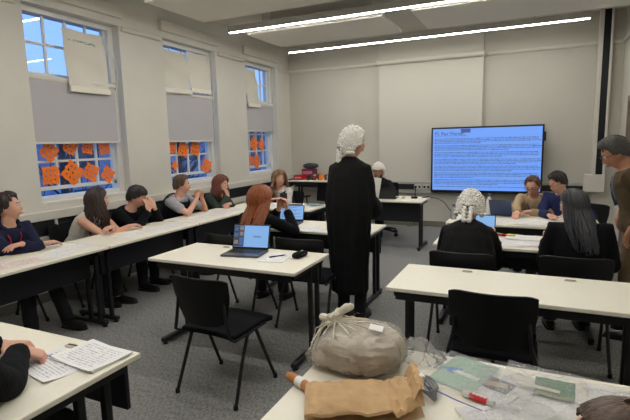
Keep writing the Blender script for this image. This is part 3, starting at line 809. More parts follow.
        for k, q in (('L', -1), ('R', 1)):
            e, w = arms[k]; S0 = SH[k]; wv = w*.86+e*.14
            capsule(bm, [sp(.86)-root+R*q*.07*s, S0-Z*.012-R*q*.012, S0*.5+e*.5-Z*.012, e-Z*.02], [.060*s, .066*s, .074*s, .082*s], 18)
            P1 = [e-Z*.02, e*.5+wv*.5-Z*.045*s, wv-Z*.06*s]; tube(bm, P1, [.085*s, .10*s, .11*s], 24)
        o = obj('gown', bm, tm, r); voxel(o, .012, 3, disp=.012, dsize=.10)
        bm = B(); t = tg(.98)
        if gown.get('bands'):
            f = t.cross(R).normalized(); c = sp(.9)-root+f*.135*s
            for qq in (-1, 1): box(bm, c+R*qq*.018-t*.05, (.026, .006, .13), Matrix((R, f, t)).transposed())
        tube(bm, [N-root+R*.058*s*math.cos(a*PI/8)+t.cross(R)*.054*s*math.sin(a*PI/8)+t*(.004+.01*math.sin(a*PI/8)) for a in range(17)], .008*s, 8); obj('collar', bm, mat('white_cotton', srgb(225, 224, 220), .7), r)
    elif tm:
        bm = B(); infl = .016*tsize
        low = -.10 if not top else top.get('low', -.10)
        pr_ = [q for q in prof if q[0] >= low-.001]
        loft(bm, [tr(u, a, b_, 20, infl if u < .97 else .008) for u, a, b_ in pr_[:-1]]+[tr(.985, .082, .074, 20)])
        for k, q in (('L', -1), ('R', 1)):
            e, w = arms[k]; S0 = SH[k]; g_ = .012*tsize
            if sleeve != 'none':
                if sleeve == 'short': q2 = S0*.42+e*.58; capsule(bm, [sp(.82)-root+R*q*.09*s, S0, q2], [(.058+g_)*s, (.052+g_)*s, (.052+g_)*s], 14)
                else:
                    capsule(bm, [sp(.82)-root+R*q*.09*s, S0, S0*.5+e*.5, e], [(.058+g_)*s, (.052+g_)*s, (.046+g_)*s, (.042+g_)*s], 14)
                    we = e+(w-e)*(.96 if sleeve == 'long' else .35); tube(bm, [e, e*.6+we*.4, we], [(.042+g_)*s, (.041+g_)*s, (.030+g_)*s], 14)
        nm = (top or {}).get('name', 'sweater')
        o = obj(nm, bm, tm, r); voxel(o, .0115, 3, disp=.016, dsize=.07)
    bmat = bottom or mat('black_trousers', srgb(20, 20, 25), .9, bump=.3, bscale=80)
    if legs:
        bm = B(); loft(bm, [tr(u, a, b_, 20, .010) for u, a, b_ in prof[:4]])
        for k in 'LR':
            kn, an = LEG[k]; mid2 = kn*.5+an*.5
            capsule(bm, [HP[k], HP[k]*.5+kn*.5, kn], [.092*s, .084*s, .064*s], 14); tube(bm, [kn, mid2, V((an.x, an.y, max(.07, an.z-.01)))], [.064*s, .060*s, .056*s], 14)
        o = obj('trousers', bm, bmat, r); voxel(o, .013, 3, disp=.014, dsize=.09)
        for k in 'LR':
            kn, an = LEG[k]; toe = V((F.x, F.y, 0)); a0 = V((an.x, an.y, 0)); sd = toe.cross(Z)
            bm = B(); loft(bm, [ring(a0-toe*.055+Z*.045, sd, Z, .025, .03, 14), ring(a0-toe*.035+Z*.045, sd, Z, .038, .044, 14), ring(a0+toe*.03+Z*.043, sd, Z, .040, .042, 14), ring(a0+toe*.10+Z*.034, sd, Z, .045, .033, 14), ring(a0+toe*.16+Z*.028, sd, Z, .042, .027, 14), ring(a0+toe*.195+Z*.022, sd, Z, .024, .018, 14)])
            sh_ = obj('shoe', bm, shoe or mat('black_leather', srgb(20, 19, 20), .3), r)
            bm = B(); loft(bm, [[a0+toe*q1+sd*q2+Z*z_ for q1, q2 in ((-.065, -.025), (-.065, .025), (0, .042), (.1, .048), (.17, .04), (.205, .015), (.205, -.015), (.17, -.04), (.1, -.048), (0, -.042))] for z_ in (.0, .014)]); obj('sole', bm, RUB, sh_, smooth=False)
    PW = lambda x, y, z: PP(x, y, z)+root
    if hair:
        bm = make_hair(root, PW, hu, hf, hr, s, **hair); obj('hair', bm, hair['m'], r)
    if wig:
        bm = make_wig(root, PW, s*1.0, wig.get('seed', 1), wig.get('big', 1))
        wg = obj('wig', bm, WIGM, r)
        for sx in (-1, 1):
            bm = B(); pts = [PP(sx*.018, -.118, -.035)]; rad = [.012*s]
            for k in range(1, 9): pts.append(PP(sx*(.020+.010*(k % 2)), -.128-.001*k, -.035-.016*k)); rad.append((.018 if k % 2 else .022)*s)
            capsule(bm, pts, rad, 8); obj('queue', bm, WIGM, wg)
        bm = B(); c = PP(0, -.140, -.050)
        for sx in (-1, 1): tube(bm, [c, c+hr*sx*.035+hu*.018, c+hr*sx*.04-hu*.012, c], [.003, .007, .007, .003], 6, flat=.4)
        tube(bm, [c, c-hr*.03-hu*.05], .004, 6); tube(bm, [c, c+hr*.012-hu*.06], .004, 6); obj('ribbon', bm, BLACKM, wg)
    if beard:
        bm = B(); grid(bm, 16, 6, lambda u, v: PP(.071*(1-.32*v)*math.sin((u-.5)*2.7), .090*math.cos((u-.5)*2.7)+.006+(.006*v if abs(u-.5) < .2 else 0), -.036-.07*v if abs(u-.5) > .16 else -.075-.034*v)); slabify(bm, .004)
        obj('beard', bm, mat('dark_stubble', srgb(60, 44, 38), .9), r)
    info = dict(r=r, root=root, sp=sp, tg=tg, R=R, F=F, N=N, P=PP, SH=SH, arms=arms, s=s, prof=prof)
    def front(u, lat=0, off=.03):
        t = tg(u); f = t.cross(R).normalized(); us = [p[0] for p in prof]
        for (u0, a0, b0), (u1, a1, b1) in zip(prof, prof[1:]):
            if u0 <= u <= u1: w_ = (u-u0)/(u1-u0); a_, b_ = a0+(a1-a0)*w_, b0+(b1-b0)*w_; break
        else: a_, b_ = prof[-1][1:]
        y = (b_+.016)*s*math.sqrt(max(.05, 1-(lat/(a_*s+.02))**2)); return sp(u)-root+R*lat+f*(y+off)
    info['front'] = front
    print('PERSON', label[:40], [round(q, 2) for q in P_], 'N', [round(q, 2) for q in N])
    return info
def lanyard(I, m, drop=.45, card=None):
    f = I['front']; bm = B(); N = I['N']-I['root']; R = I['R']; t = I['tg'](1)
    fw = t.cross(R).normalized()
    for q in (-1, 1):
        tube(bm, [N-fw*.07+R*q*.02, N+R*q*.078+fw*.0+t*.0, f(.86, q*.055, .016), f(.7, q*.035, .016), f(drop, q*.006, .016)], .006, 6, flat=.5)
    obj('lanyard', bm, m, I['r'])
    if card:
        bm = B(); c = f(drop-.07, 0, .02); box(bm, c, (.05, .05, .07), Matrix((R, fw, R.cross(fw))).transposed() @ Matrix.Diagonal((1, .06, 1))); obj('badge', bm, card, I['r'], smooth=False)

def cloth(n, c, **k): return mat(n, srgb(*c), .9, bump=.35, bscale=90, var=.12, vscale=25, spec=.25, **k)
def hairm(n, c): return mat(n, srgb(*c), .42, bump=.3, bscale=220, var=.35, vscale=60)
WIGM = mat('wig_horsehair', srgb(238, 234, 226), .8, bump=.6, bscale=260, var=.12, vscale=40)
BROWN, DKBROWN, BLACKH, AUBURN, COPPER = hairm('brown_hair', (84, 62, 46)), hairm('dark_brown_hair', (50, 33, 28)), hairm('black_hair', (34, 27, 26)), hairm('auburn_hair', (112, 58, 38)), hairm('copper_hair', (140, 76, 38))
CURLYM, GREYBLK, SALT = hairm('light_brown_hair', (128, 96, 68)), hairm('grey_black_hair', (50, 50, 54)), hairm('salt_pepper_hair', (60, 56, 54))
BLACKC = mat('black_gown_cloth', srgb(9, 9, 11), .8, bump=.3, bscale=60, spec=.25)
BLKSUIT = mat('black_suit_cloth', srgb(12, 13, 17), .9, bump=.35, bscale=90, spec=.2); NAVYH = cloth('navy_hoodie_cloth', (30, 32, 58))

I = person('man in navy hoodie with red lanyard and arms folded on the nearest wall-side table', (-4.12, 2.54, 1.10), 5, 42, 8, hands={'R': (-3.83, 2.64, .785), 'L': (-3.87, 2.46, .815)}, tmat=NAVYH,
           hdir={'R': (.1, 1, 0), 'L': (.1, -1, 0)}, elbow_out=1.6, top=dict(name='hoodie'), hair=dict(m=DKBROWN, style='short', puff=.016, n=140, seed=3), feet={'L': (-3.75, 2.72, 0), 'R': (-3.80, 2.42, 0)}, elbows={'L': (-.2, 1, -.9), 'R': (-.2, -1, -.9)})
lanyard(I, mat('red_ribbon', srgb(205, 52, 40), .6), .40, mat('badge_white', srgb(220, 220, 220), .4))
bm = B(); random.seed(4); x = -.12
while x < .12:
    w = random.uniform(.010, .020); c = I['front'](.66, x, .022); box(bm, c, (.006, w, .024)); x += w+.006
obj('chest_lettering', bm, mat('amber_print', srgb(214, 160, 90), .7), I['r'], smooth=False)
bm = B(); f = I['tg'](1).cross(I['R']); N = I['N']-I['root']
tube(bm, [N+I['R']*.085*math.cos(a)+f*(.08*math.sin(a))-I['tg'](1)*(.0+.02*math.sin(a)) for a in [PI*(.72+1.56*k/12)+PI*0 for k in range(13)]], [.018+.014*math.sin(PI*k/12) for k in range(13)], 10); obj('hood', bm, NAVYH, I['r'])

person('long-haired brunette woman in sleeveless white top with bare folded arms', (-4.12, 3.46, 1.05), 12, 58, -4, hands={'R': (-3.82, 3.58, .775), 'L': (-3.86, 3.40, .80)}, female=True,
       hdir={'R': (.1, 1, 0), 'L': (.2, -1, 0)}, tmat=cloth('white_knit', (214, 210, 198)), sleeve='none', top=dict(name='sleeveless_top'), elbows={'L': (-.2, 1, -.9), 'R': (-.2, -1, -.9)}, bottom=mat('black_trousers', srgb(20, 20, 25), .9, bump=.3, bscale=80),
       hair=dict(m=DKBROWN, style='long', length=.30, n=170, seed=5, puff=.016, down=V((.12, 0, -1)), width=.010), feet={'L': (-3.86, 3.40, 0), 'R': (-3.92, 3.25, 0)}, s=1.03)
person('boy in black sweater covering his mouth with both hands, elbows on the table', (-4.08, 3.95, 1.025), 5, 30, -20, hands={'R': (-3.915, 3.955, .88), 'L': (-3.90, 4.04, .895)},
       hdir={'R': (-.15, .1, 1), 'L': (-.2, -.1, 1)}, palm={'R': (-1, .2, -.2), 'L': (-1, -.3, -.2)}, elbows={'L': (.3, .6, -1), 'R': (.3, -.6, -1)}, tmat=BLKSUIT, hair=dict(m=BLACKH, style='fringe', puff=.017, n=170, seed=8), curl=.3)
I = person('young man in grey and black shirt with red lanyard, hands clasped at his chin', (-4.06, 4.70, 1.095), 5, 40, -4, hands={'R': (-3.86, 4.74, .93), 'L': (-3.85, 4.82, .93)},
       hdir={'R': (-.2, .35, 1), 'L': (-.2, -.35, 1)}, palm={'R': (0, 1, 0), 'L': (0, -1, 0)}, elbows={'L': (.35, .8, -1), 'R': (.35, -.8, -1)}, tmat=cloth('grey_sleeve_cloth', (160, 160, 164)), sleeve='short', top=dict(name='polo_shirt'),
       hair=dict(m=BROWN, style='short', puff=.015, n=120, seed=11), curl=.75)
lanyard(I, MATS['red_ribbon'], .45, MATS['badge_white'])
bm = B(); pf = I['prof']
def vest(u, v):
    uu = -.02+.975*v; a_ = (u-.5)*2*PI*.985+PI*.0
    for (u0, a0, b0), (u1, a1, b1) in zip(pf, pf[1:]):
        if u0 <= uu <= u1: w_ = (uu-u0)/(u1-u0); A_, B_ = a0+(a1-a0)*w_, b0+(b1-b0)*w_; break
    t = I['tg'](uu); f = t.cross(I['R']).normalized(); return I['sp'](uu)-I['root']+I['R']*(A_+.052)*I['s']*math.sin(a_)*(1 if v < .8 else .97)+f*(B_+.045)*I['s']*math.cos(a_)
grid(bm, 36, 12, vest); slabify(bm, .004); obj('shirt_body', bm, BLKSUIT, I['r'])
person('auburn-haired girl in dark green sweater resting her chin on her hand', (-4.04, 5.50, 1.03), -5, 5, -8, hands={'R': (-3.90, 5.44, .88), 'L': (-3.80, 5.36, .785)}, female=True,
       hdir={'R': (-.3, .2, 1), 'L': (.1, -1, 0)}, palm={'R': (-1, 0, .2)}, elbows={'R': (.4, -.6, -1), 'L': (-.2, 1, -.9)}, tmat=cloth('dark_green_knit', (52, 62, 56)),
       hair=dict(m=AUBURN, style='long', length=.20, n=150, seed=15, puff=.022, width=.011, down=V((.0, 0, -1))), curl=.9)
I = person('girl with long wavy light brown hair, black waistcoat over white blouse', (-3.55, 6.33, 1.05), -86, -38, -2, elbow_out=.3, hands={'R': (-3.64, 6.10, .775), 'L': (-3.46, 6.08, .775)}, female=True, tmat=cloth('white_blouse', (214, 210, 200)), top=dict(name='blouse'),
       hair=dict(m=CURLYM, style='long', length=.30, n=190, seed=19, puff=.026, curl=1, wave=.028, width=.011), hdir={'R': (.6, -.8, 0), 'L': (-.8, -.6, 0)})
bm = B(); pf = I['prof']
def vest2(u, v):
    uu = .0+.965*v
    for (u0, a0, b0), (u1, a1, b1) in zip(pf, pf[1:]):
        if u0 <= uu <= u1: w_ = (uu-u0)/(u1-u0); A_, B_ = a0+(a1-a0)*w_, b0+(b1-b0)*w_; break
    k = 1-.55*max(0, v-.45)/.55 if True else 1
    a_ = PI+(u-.5)*2*(PI-.03-.62*max(0, v-.5))
    t = I['tg'](uu); f = t.cross(I['R']).normalized(); return I['sp'](uu)-I['root']+I['R']*(A_+.040)*I['s']*math.sin(a_)+f*(B_+.040)*I['s']*math.cos(a_)
grid(bm, 40, 14, vest2); slabify(bm, .004); obj('waistcoat', bm, BLKSUIT, I['r'])
person('copper-haired girl in black jacket seen from behind, phone raised to her face', (-2.42, 3.93, 1.05), 86, 62, 0, hands={'R': (-2.235, 4.12, .93), 'L': (-2.34, 4.14, .93)}, female=True, tmat=BLKSUIT, top=dict(name='jacket'),
       hdir={'R': (-.1, .05, 1), 'L': (.3, .1, 1)}, palm={'R': (-.6, -.5, 0), 'L': (.6, -.5, 0)}, elbows={'R': (.8, .1, -1), 'L': (-.8, .1, -1)},
       hair=dict(m=COPPER, style='long', length=.42, n=260, seed=23, puff=.028, down=V((-.08, -.62, -1)).normalized(), width=.012, wave=.012), curl=.6)
# --- the court figures
I = person('standing barrister in white curled wig and long black gown holding white papers', (-1.43, 3.89, 1.58), 84, 36, -2, hands={'R': (-1.335, 4.11, 1.03), 'L': (-1.50, 4.14, 1.06)}, sit=False, s=.97, tmat=BLACKC, gown=dict(hem=.27, rx=.175, ry=.15),
       wig=dict(seed=2, big=1.16), shoulders=.93, feet={'L': (-1.53, 3.84, 0), 'R': (-1.37, 3.84, 0)}, bow=.02, hdir={'R': (-.1, .5, .9), 'L': (.9, .3, .3)}, palm={'R': (-1, 0, 0), 'L': (0, 0, 1)}, elbows={'R': (.1, -.3, -1), 'L': (-.3, -.2, -1)}, curl=.6, vox=.008)
person('bearded man in white wig and black robe seated at the far table', (-2.30, 7.42, 1.10), -92, -78, -22, hands={'R': (-2.42, 7.10, .78), 'L': (-2.12, 7.10, .78)}, skin=SKIN2, tmat=BLACKC, gown=dict(hem=.40, rx=.25, ry=.20, back=.03, bands=1), wig=dict(seed=5, big=1.0), beard=True)
person('bewigged judge in black pleated gown seen from behind at the right-hand table', (-.45, 3.94, 1.045), 92, 88, -30, hands={'R': (-.32, 4.14, .78), 'L': (-.58, 4.14, .78)}, tmat=BLACKC, gown=dict(hem=.42, rx=.25, ry=.19, back=-.02), wig=dict(seed=9, big=1.10), elbows={'L': (-.2, 0, -1), 'R': (.2, 0, -1)}, shoulders=1.0, s=.98, seat_z=.53)
I = person('dark-haired woman in black jacket seen from behind, long grey-black hair down her back', (.285, 3.99, 1.085), 96, 152, -12, hands={'R': (.44, 4.14, .78), 'L': (.12, 4.14, .78)}, female=True, elbows={'L': (-.25, 0, -1), 'R': (.25, 0, -1)}, shoulders=1.12, s=.96, seat_z=.53, tmat=BLKSUIT, top=dict(name='jacket'), tsize=1.6,
       hair=dict(m=GREYBLK, style='long', length=.33, n=200, seed=31, puff=.005, down=V((.20, -.50, -1)).normalized(), width=.010, wave=.010))
I = person('woman in beige cardigan and glasses writing at the table under the screen', (.0, 5.93, 1.035), -96, -108, -24, s=.97, hands={'R': (-.15, 5.46, .775), 'L': (-.02, 5.66, .78)}, female=True, glasses=True, tmat=cloth('beige_knit', (176, 154, 120)), top=dict(name='cardigan'),
       hair=dict(m=BROWN, style='high', puff=.010, n=120, seed=37, width=.009), hdir={'R': (-.1, -1, -.1), 'L': (-.8, -.6, 0)}, curl=.45, elbows={'R': (-.9, .1, -.5), 'L': (.9, .1, -.5)})
lanyard(I, mat('blue_ribbon', srgb(38, 66, 150), .6), .35)
person('dark-haired man in glasses and blue sweater leaning in beside the woman in beige', (.25, 5.78, 1.09), -118, -142, -22, s=.95, hands={'R': (.17, 5.48, .775), 'L': (.40, 5.50, .775)}, glasses=True, tmat=cloth('blue_knit', (34, 42, 84)),
       hair=dict(m=BLACKH, style='short', puff=.020, n=130, seed=41))
I = person('older man in brown tweed jacket and glasses standing and bending over the table', (.575, 4.30, 1.455), 172, 178, -30, hands={'R': (.66, 4.50, .98), 'L': (.66, 4.02, .92)}, sit=False, glasses=True, s=1.0, skin=SKIN2, shoulders=1.08,
       tmat=cloth('brown_tweed', (84, 70, 52)), top=dict(name='jacket', low=-.16), tsize=1.8, bottom=cloth('tan_trousers', (124, 104, 78)), pelvis=(.76, 4.30, .90), feet={'L': (.76, 4.20, 0), 'R': (.84, 4.42, 0)},
       hair=dict(m=SALT, style='short', puff=.018, n=140, seed=43), elbows={'R': (.8, .3, -1), 'L': (.8, -.3, -1)}, hdir={'L': (-.3, .2, -1), 'R': (-.3, 0, -1)})
bm = B(); f = I['front']; tube(bm, [f(.93, 0, .01), f(.8, 0, .02), f(.6, 0, .022), f(.4, 0, .02)], [.014, .018, .024, .026], 8, flat=.3); obj('tie', bm, mat('teal_tie', srgb(40, 84, 104), .5), I['r'])
bm = B()
for q in (-1, 1): tube(bm, [f(.97, q*.035, .0), f(.88, q*.04, .008), f(.72, q*.028, .012), f(.5, q*.012, .014)], [.012, .022, .020, .008], 8, flat=.4)
obj('shirt_front', bm, mat('pale_shirt', srgb(150, 156, 170), .8), I['r'])
# --- foreground figures at the edges of the frame
I = person('person in black sleeves at the near left corner, beaded bracelet, hands on the table', (-1.76, .79, 1.15), 96, 90, -15, hands={'R': (-1.865, 1.12, .795), 'L': (-2.02, 1.16, .775)}, tmat=BLKSUIT, top=dict(name='jacket'),
       elbows={'R': (.6, .1, -1), 'L': (-1, 0, -.4)}, hair=dict(m=BROWN, style='short', n=80, seed=47), vox=.006, hdir={'R': (.45, .6, -.35), 'L': (.9, .3, 0)}, curl=.75, s=1.06)
e, w = I['arms']['R']
bm = B(); d = (w-e).normalized(); a1 = d.orthogonal().normalized(); b1 = d.cross(a1); c = w-d*.004
for k in range(18): q = c+a1*.031*math.cos(k*PI/9)+b1*.028*math.sin(k*PI/9); ellip(bm, q, (.0055,)*3, None, 8, 6)
obj('bracelet', bm, mat('dark_beads', srgb(60, 46, 40), .3), I['r'])
bm = B()
for k in range(18): q = c-d*.016+a1*.033*math.cos(k*PI/9+.1)+b1*.030*math.sin(k*PI/9+.1); ellip(bm, q, (.0055,)*3, None, 8, 6)
obj('bracelet', bm, mat('cream_beads', srgb(200, 180, 140), .3), I['r'])
person('brown-haired person whose head just shows at the bottom right edge', (.135, .77, 1.075), 120, 180, 4, hands={'R': (.36, 1.02, .70), 'L': (.02, 1.0, .70)}, tmat=BLKSUIT, top=dict(name='jacket'), hair=dict(m=BROWN, style='high', puff=.008, n=260, seed=53, width=.0035), skin=SKIN, vox=.006)
# ================================================================ SCREEN
SCRB = mat('screen_blue', srgb(30, 50, 90), .25, emit=srgb(118, 165, 250), estr=1.0)
SCRT = mat('screen_text', srgb(20, 30, 50), .5, emit=srgb(78, 104, 160), estr=.9)
SCRH = mat('screen_heading', srgb(8, 12, 24), .5, emit=srgb(30, 42, 80), estr=.9)
t = thing('television', 'large black wall-mounted screen showing a blue page of text', 'television', (-.765, 8.55, .65))
tw, th_ = 1.81, 1.15
bm = B(); bx(bm, -tw/2, tw/2, .0, .06, 0, th_); obj('casing', bm, DARKM, t, smooth=False, bevel=.008)
bm = B(); bx(bm, -tw/2+.028, tw/2-.028, -.003, .004, .05, th_-.028); obj('display', bm, SCRB, t, smooth=False)
bm = B(); bx(bm, -.45, -.10, .06, .15, .35, .85); obj('wall_bracket', bm, BLACKM, t, smooth=False)
bm = B(); bx(bm, tw/2-.004, tw/2+.028, .0, .05, th_-.27, th_-.12); obj('sensor_pod', bm, DARKM, t, smooth=False, bevel=.006)
def text(body, size, loc, parent, m, name, rot=(PI/2, 0, 0), sx=1):
    c = bpy.data.curves.new(name, 'FONT'); c.body = body; c.size = size; c.extrude = .0005; c.materials.append(m)
    o = bpy.data.objects.new('tmp', c); COL.objects.link(o); bpy.context.view_layer.update()
    me = bpy.data.meshes.new_from_object(o.evaluated_get(bpy.context.evaluated_depsgraph_get())); bpy.data.objects.remove(o)
    me.name = name; o = bpy.data.objects.new(name, me); COL.objects.link(o); o.parent = parent; o.location = loc; o.rotation_euler = rot
    return o
text('PS. Paul Warner,', .075, (-tw/2+.06, -.006, th_-.135), t, SCRH, 'heading')
bm = B(); bx(bm, -tw/2+.06, -tw/2+.60, -.005, -.003, th_-.152, th_-.147); obj('heading_underline', bm, SCRH, t, smooth=False)
bm = B(); bx(bm, -.40, -.24, -.006, -.003, th_-.10, th_-.035); obj('menu_tab', bm, mat('screen_tab', srgb(40, 50, 90), .5, emit=srgb(66, 86, 150), estr=.8), t, smooth=False)
random.seed(12); bm = B(); z = th_-.20; ln = 0
while z > .09:
    x = -tw/2+.06; end = tw/2-.08 if ln % 4 != 3 else random.uniform(-.3, .5)
    while x < end:
        w = random.uniform(.02, .075); box(bm, (x+w/2, -.0045, z), (w, .002, random.uniform(.009, .014))); x += w+.011
    z -= .0255 if ln % 4 != 3 else .043; ln += 1
tx = obj('paragraph_text', bm, SCRT, t, smooth=False)

# sockets on the trunking
for x, lb in ((-1.925, 'left double socket with black plug on the grey trunking beside the screen'), (-1.765, 'right double socket on the grey trunking, next to the screen edge')):
    r = thing('socket_outlet', lb, 'socket', (x, YB-.175, .742), 0, 'sockets on the back wall trunking')
    bm = B(); bx(bm, -.066, .066, -.006, .005, -.04, .04); obj('face_plate', bm, mat('socket_white', srgb(200, 198, 190), .4), r, smooth=False, bevel=.003)
    for s in (-1, 1):
        bm = B(); bx(bm, s*.035-.018, s*.035+.018, -.012, -.005, -.02, .018); obj('socket_face', bm, PLASTIC, r, smooth=False, bevel=.002)
CABLE = mat('black_cable', srgb(22, 22, 24), .5)
bm = B(); bx(bm, -1.975, -1.945, YB-.215, YB-.187, .72, .76); tube(bm, [(-1.96, YB-.2, .72), (-1.965, YB-.19, .60), (-1.95, YB-.2, .3), (-1.98, YB-.2, .02), (-2.1, YB-.25, .008)], .006, 8)
tag(obj('power_cable', bm, CABLE), 'black plug and cable dropping from the sockets to the floor beside the screen', 'cable')
bm = B(); tube(bm, [(-1.50, 7.02, .738), (-1.42, 7.15, .736), (-1.33, 7.4, .68), (-1.25, 7.5, .61), (-1.16, 7.6, .45), (-1.12, 7.7, .25), (-1.08, 7.8, .06), (-1.0, 7.95, .008), (-.8, 8.2, .008)], .006, 8)
tag(obj('video_cable', bm, CABLE), 'black cable looping down from the far table towards the screen', 'cable')

# ================================================================ LAPTOPS
KB = {}
def laptop(label, loc, rz, scr='blue', w=.32, d=.225, lean=18, body=None, hh=None):
    body = body or GREYM
    r = thing('laptop', label, 'laptop', loc, rz, 'open laptops')
    bm = B(); bx(bm, -w/2, w/2, -d/2, d/2, .002, .017); obj('base', bm, body, r, smooth=False, bevel=.005)
    bm = B(); bx(bm, -w/2+.025, w/2-.025, -.02, d/2-.03, .0168, .0182)
    kb = obj('keyboard', bm, KEYS, r, smooth=False)
    bm = B()
    for a in range(13):
        for c in range(4): bx(bm, -w/2+.03+a*(w-.06)/13, -w/2+.03+(a+.82)*(w-.06)/13, -.017+c*(d/2-.02)/4.2, -.017+(c+.78)*(d/2-.02)/4.2, .018, .0195)
    obj('key', bm, DARKM, kb, smooth=False)['kind'] = 'stuff'
    bm = B(); bx(bm, -.05, .05, -d/2+.015, -.035, .0168, .0176); obj('touchpad', bm, mat('touchpad', srgb(70, 72, 78), .3), r, smooth=False)
    R_ = Matrix.Rotation(-math.radians(lean), 3, 'X'); h = hh or w*.64
    hz = V((0, d/2-.005, .016))
    def lb(bm, x0, x1, y0, y1, z0, z1):
        c = V(((x0+x1)/2, (y0+y1)/2, (z0+z1)/2)); box(bm, hz+R_ @ c, (x1-x0, y1-y0, z1-z0), R_)
    bm = B(); lb(bm, -w/2, w/2, 0, .007, 0, h); obj('lid', bm, body, r, smooth=False, bevel=.003)
    bm = B(); lb(bm, -w/2+.002, w/2-.002, -.0015, 0, .002, h-.002); obj('bezel', bm, DARKM, r, smooth=False)
    bm = B(); lb(bm, -w/2+.008, w/2-.008, -.0028, -.0015, .018, h-.01)
    ds = obj('display', bm, {'blue': SCRB, 'pale': mat('screen_pale', srgb(40, 60, 90), .25, emit=srgb(132, 176, 226), estr=1.0), 'off': mat('screen_off', srgb(14, 16, 22), .15)}[scr], r, smooth=False)
    bm = B(); tube(bm, [hz+V((-.1, .002, -.002)), hz+V((.1, .002, -.002))], .006, 8); obj('hinge', bm, DARKM, r)
    r['_'] = 0; del r['_']
    return r, lb, ds
r, lb, ds = laptop('open grey laptop on the middle table, video call tiles beside a blue page', (-2.06, 3.07, .73), math.radians(9), 'pale')
TILEB = mat('call_tile_dark', srgb(40, 44, 50), .5, emit=srgb(66, 72, 74), estr=.6)
bm = B(); lb(bm, -.151, -.062, -.0032, -.0028, .02, .193); obj('call_panel', bm, TILEB, r, smooth=False)
for q, (x, z) in enumerate(((-.13, .165), (-.085, .17), (-.13, .115), (-.085, .125), (-.085, .08), (-.13, .055), (-.085, .045))):
    bm = B(); lb(bm, x-.017, x+.017, -.0037, -.0032, z-.015, z+.017); obj('call_tile', bm, mat('call_tile_%s' % 'ab'[q % 2], srgb(60, 80, 120), .5, emit=(srgb(60, 92, 150), srgb(150, 130, 112))[q % 2], estr=.7), r, smooth=False)
bm = B()
for q in range(6): lb(bm, .02+q*.011, .028+q*.011, -.0037, -.0028, .10, .106+.003*(q % 2))
obj('page_text', bm, SCRH, r, smooth=False)
r, lb, ds = laptop('second laptop with blue screen in front of the copper-haired girl', (-2.39, 4.42, .73), math.radians(8), 'pale', w=.28)
bm = B()
for q in range(11): lb(bm, -.12, .05+.06*math.sin(q*2.1), -.0033, -.0028, .03+q*.013, .035+q*.013)
obj('page_text', bm, SCRT, r, smooth=False)
laptop('dark laptop seen from behind on the far table of the bewigged man', (-1.98, 6.88, .73), PI+.08, 'off', w=.27, body=DARKM)
laptop('laptop with blue screen in front of the judge, mostly hidden by the wig', (-.425, 4.33, .73), 0, 'pale', w=.27, d=.2)
laptop('dark navy laptop turned towards the woman in beige, seen from behind', (-.285, 5.66, .73), PI-.25, 'off', w=.24, d=.18, lean=24, body=mat('navy_metal', srgb(50, 64, 100), .35, metal=.2), hh=.19)

# ================================================================ PAPERS
P_TXT = paper_mat('printed_page', srgb(236, 234, 232), srgb(178, 178, 184), 22, .47)
P_TXTL = paper_mat('printed_transcript', srgb(236, 235, 234), srgb(186, 186, 192), 13, .52)
P_SPARSE = paper_mat('printed_form', srgb(232, 230, 226), srgb(172, 178, 196), 14, .42)
P_PINK = paper_mat('pink_printed_page', srgb(234, 222, 216), srgb(205, 130, 126), 12, .50)
P_BLANK = mat('blank_paper', srgb(236, 234, 230), .75)
def paper(label, x, y, z, rz, m=None, w=.21, h=.29, group=None, curl=.004, n=1, name='paper_sheet', seed=0):
    random.seed(seed+int(x*100)); bm = B()
    c1, c2 = random.uniform(-1, 1), random.uniform(-1, 1); th = .0012*n
    grid(bm, 8, 10, lambda u, v: V(((u-.5)*w, (v-.5)*h, z+th+curl*(1+math.sin(u*3+c1*3)*math.cos(v*3+c2*2)) * (4*abs(u-.5)*abs(v-.5)))))
    slabify(bm, th)
    o = obj(name, bm, m or P_TXT, smooth=False); o.location = (x, y, 0); o.rotation_euler = (0, 0, rz)
    return tag(o, label, 'paper', group)
H = .7305
D = math.radians
paper('printed page on the near left table under the hand', -1.735, 1.175, H, D(-13), P_TXTL, .275, .19, 'papers on the near left table', curl=.006)
paper('thick stack of printed pages at the corner of the near left table', -1.655, 1.29, H, D(-3), P_TXTL, .275, .195, 'papers on the near left table', n=6, name='paper_stack', curl=.002)
paper('top page turned on the stack at the corner of the near left table', -1.65, 1.285, H+.0085, D(-7), P_TXTL, .275, .195, 'papers on the near left table', curl=.006)
g = 'papers along the wall-side tables'
for a in [('pink-printed page at the near end of first wall-side table', -3.60, 2.08, D(20), P_PINK), ('pink-printed page beside the forearms of the man in navy', -3.56, 2.27, D(-6), P_PINK),
          ('lilac-printed form in front of the man in navy', -3.58, 2.56, D(12), P_SPARSE), ('page lying at the joint of the first two wall-side tables', -3.66, 2.80, D(-15), P_SPARSE),
          ('page in front of the woman in white', -3.60, 3.38, D(8), P_SPARSE), ('page between the woman in white and the boy in black', -3.58, 3.72, D(-12), P_TXT), ('page before the boy in black sweater', -3.62, 4.03, D(16), P_SPARSE),
          ('page in front of the young man with clasped hands', -3.60, 4.45, D(-6), P_TXT), ('page right of the young man with clasped hands', -3.62, 4.80, D(10), P_SPARSE), ('page on the far end of the wall-side tables', -3.60, 5.16, D(-9), P_TXT)]:
    paper(a[0], a[1], a[2], H, a[3], a[4], group=g)
g = 'papers on the table before the barrister'
paper('printed page beside the second laptop', -2.02, 4.22, H, D(22), P_TXT, group=g); paper('page with blue print left of the standing barrister', -1.80, 4.30, H, D(-14), P_SPARSE, group=g)
paper('page at the back of the table before the barrister', -1.86, 4.53, H+.003, D(60), P_SPARSE, group=g); paper('page at the right end of the table before the barrister', -1.52, 4.35, H, D(8), P_BLANK, group=g)
g = 'papers on the far left table'
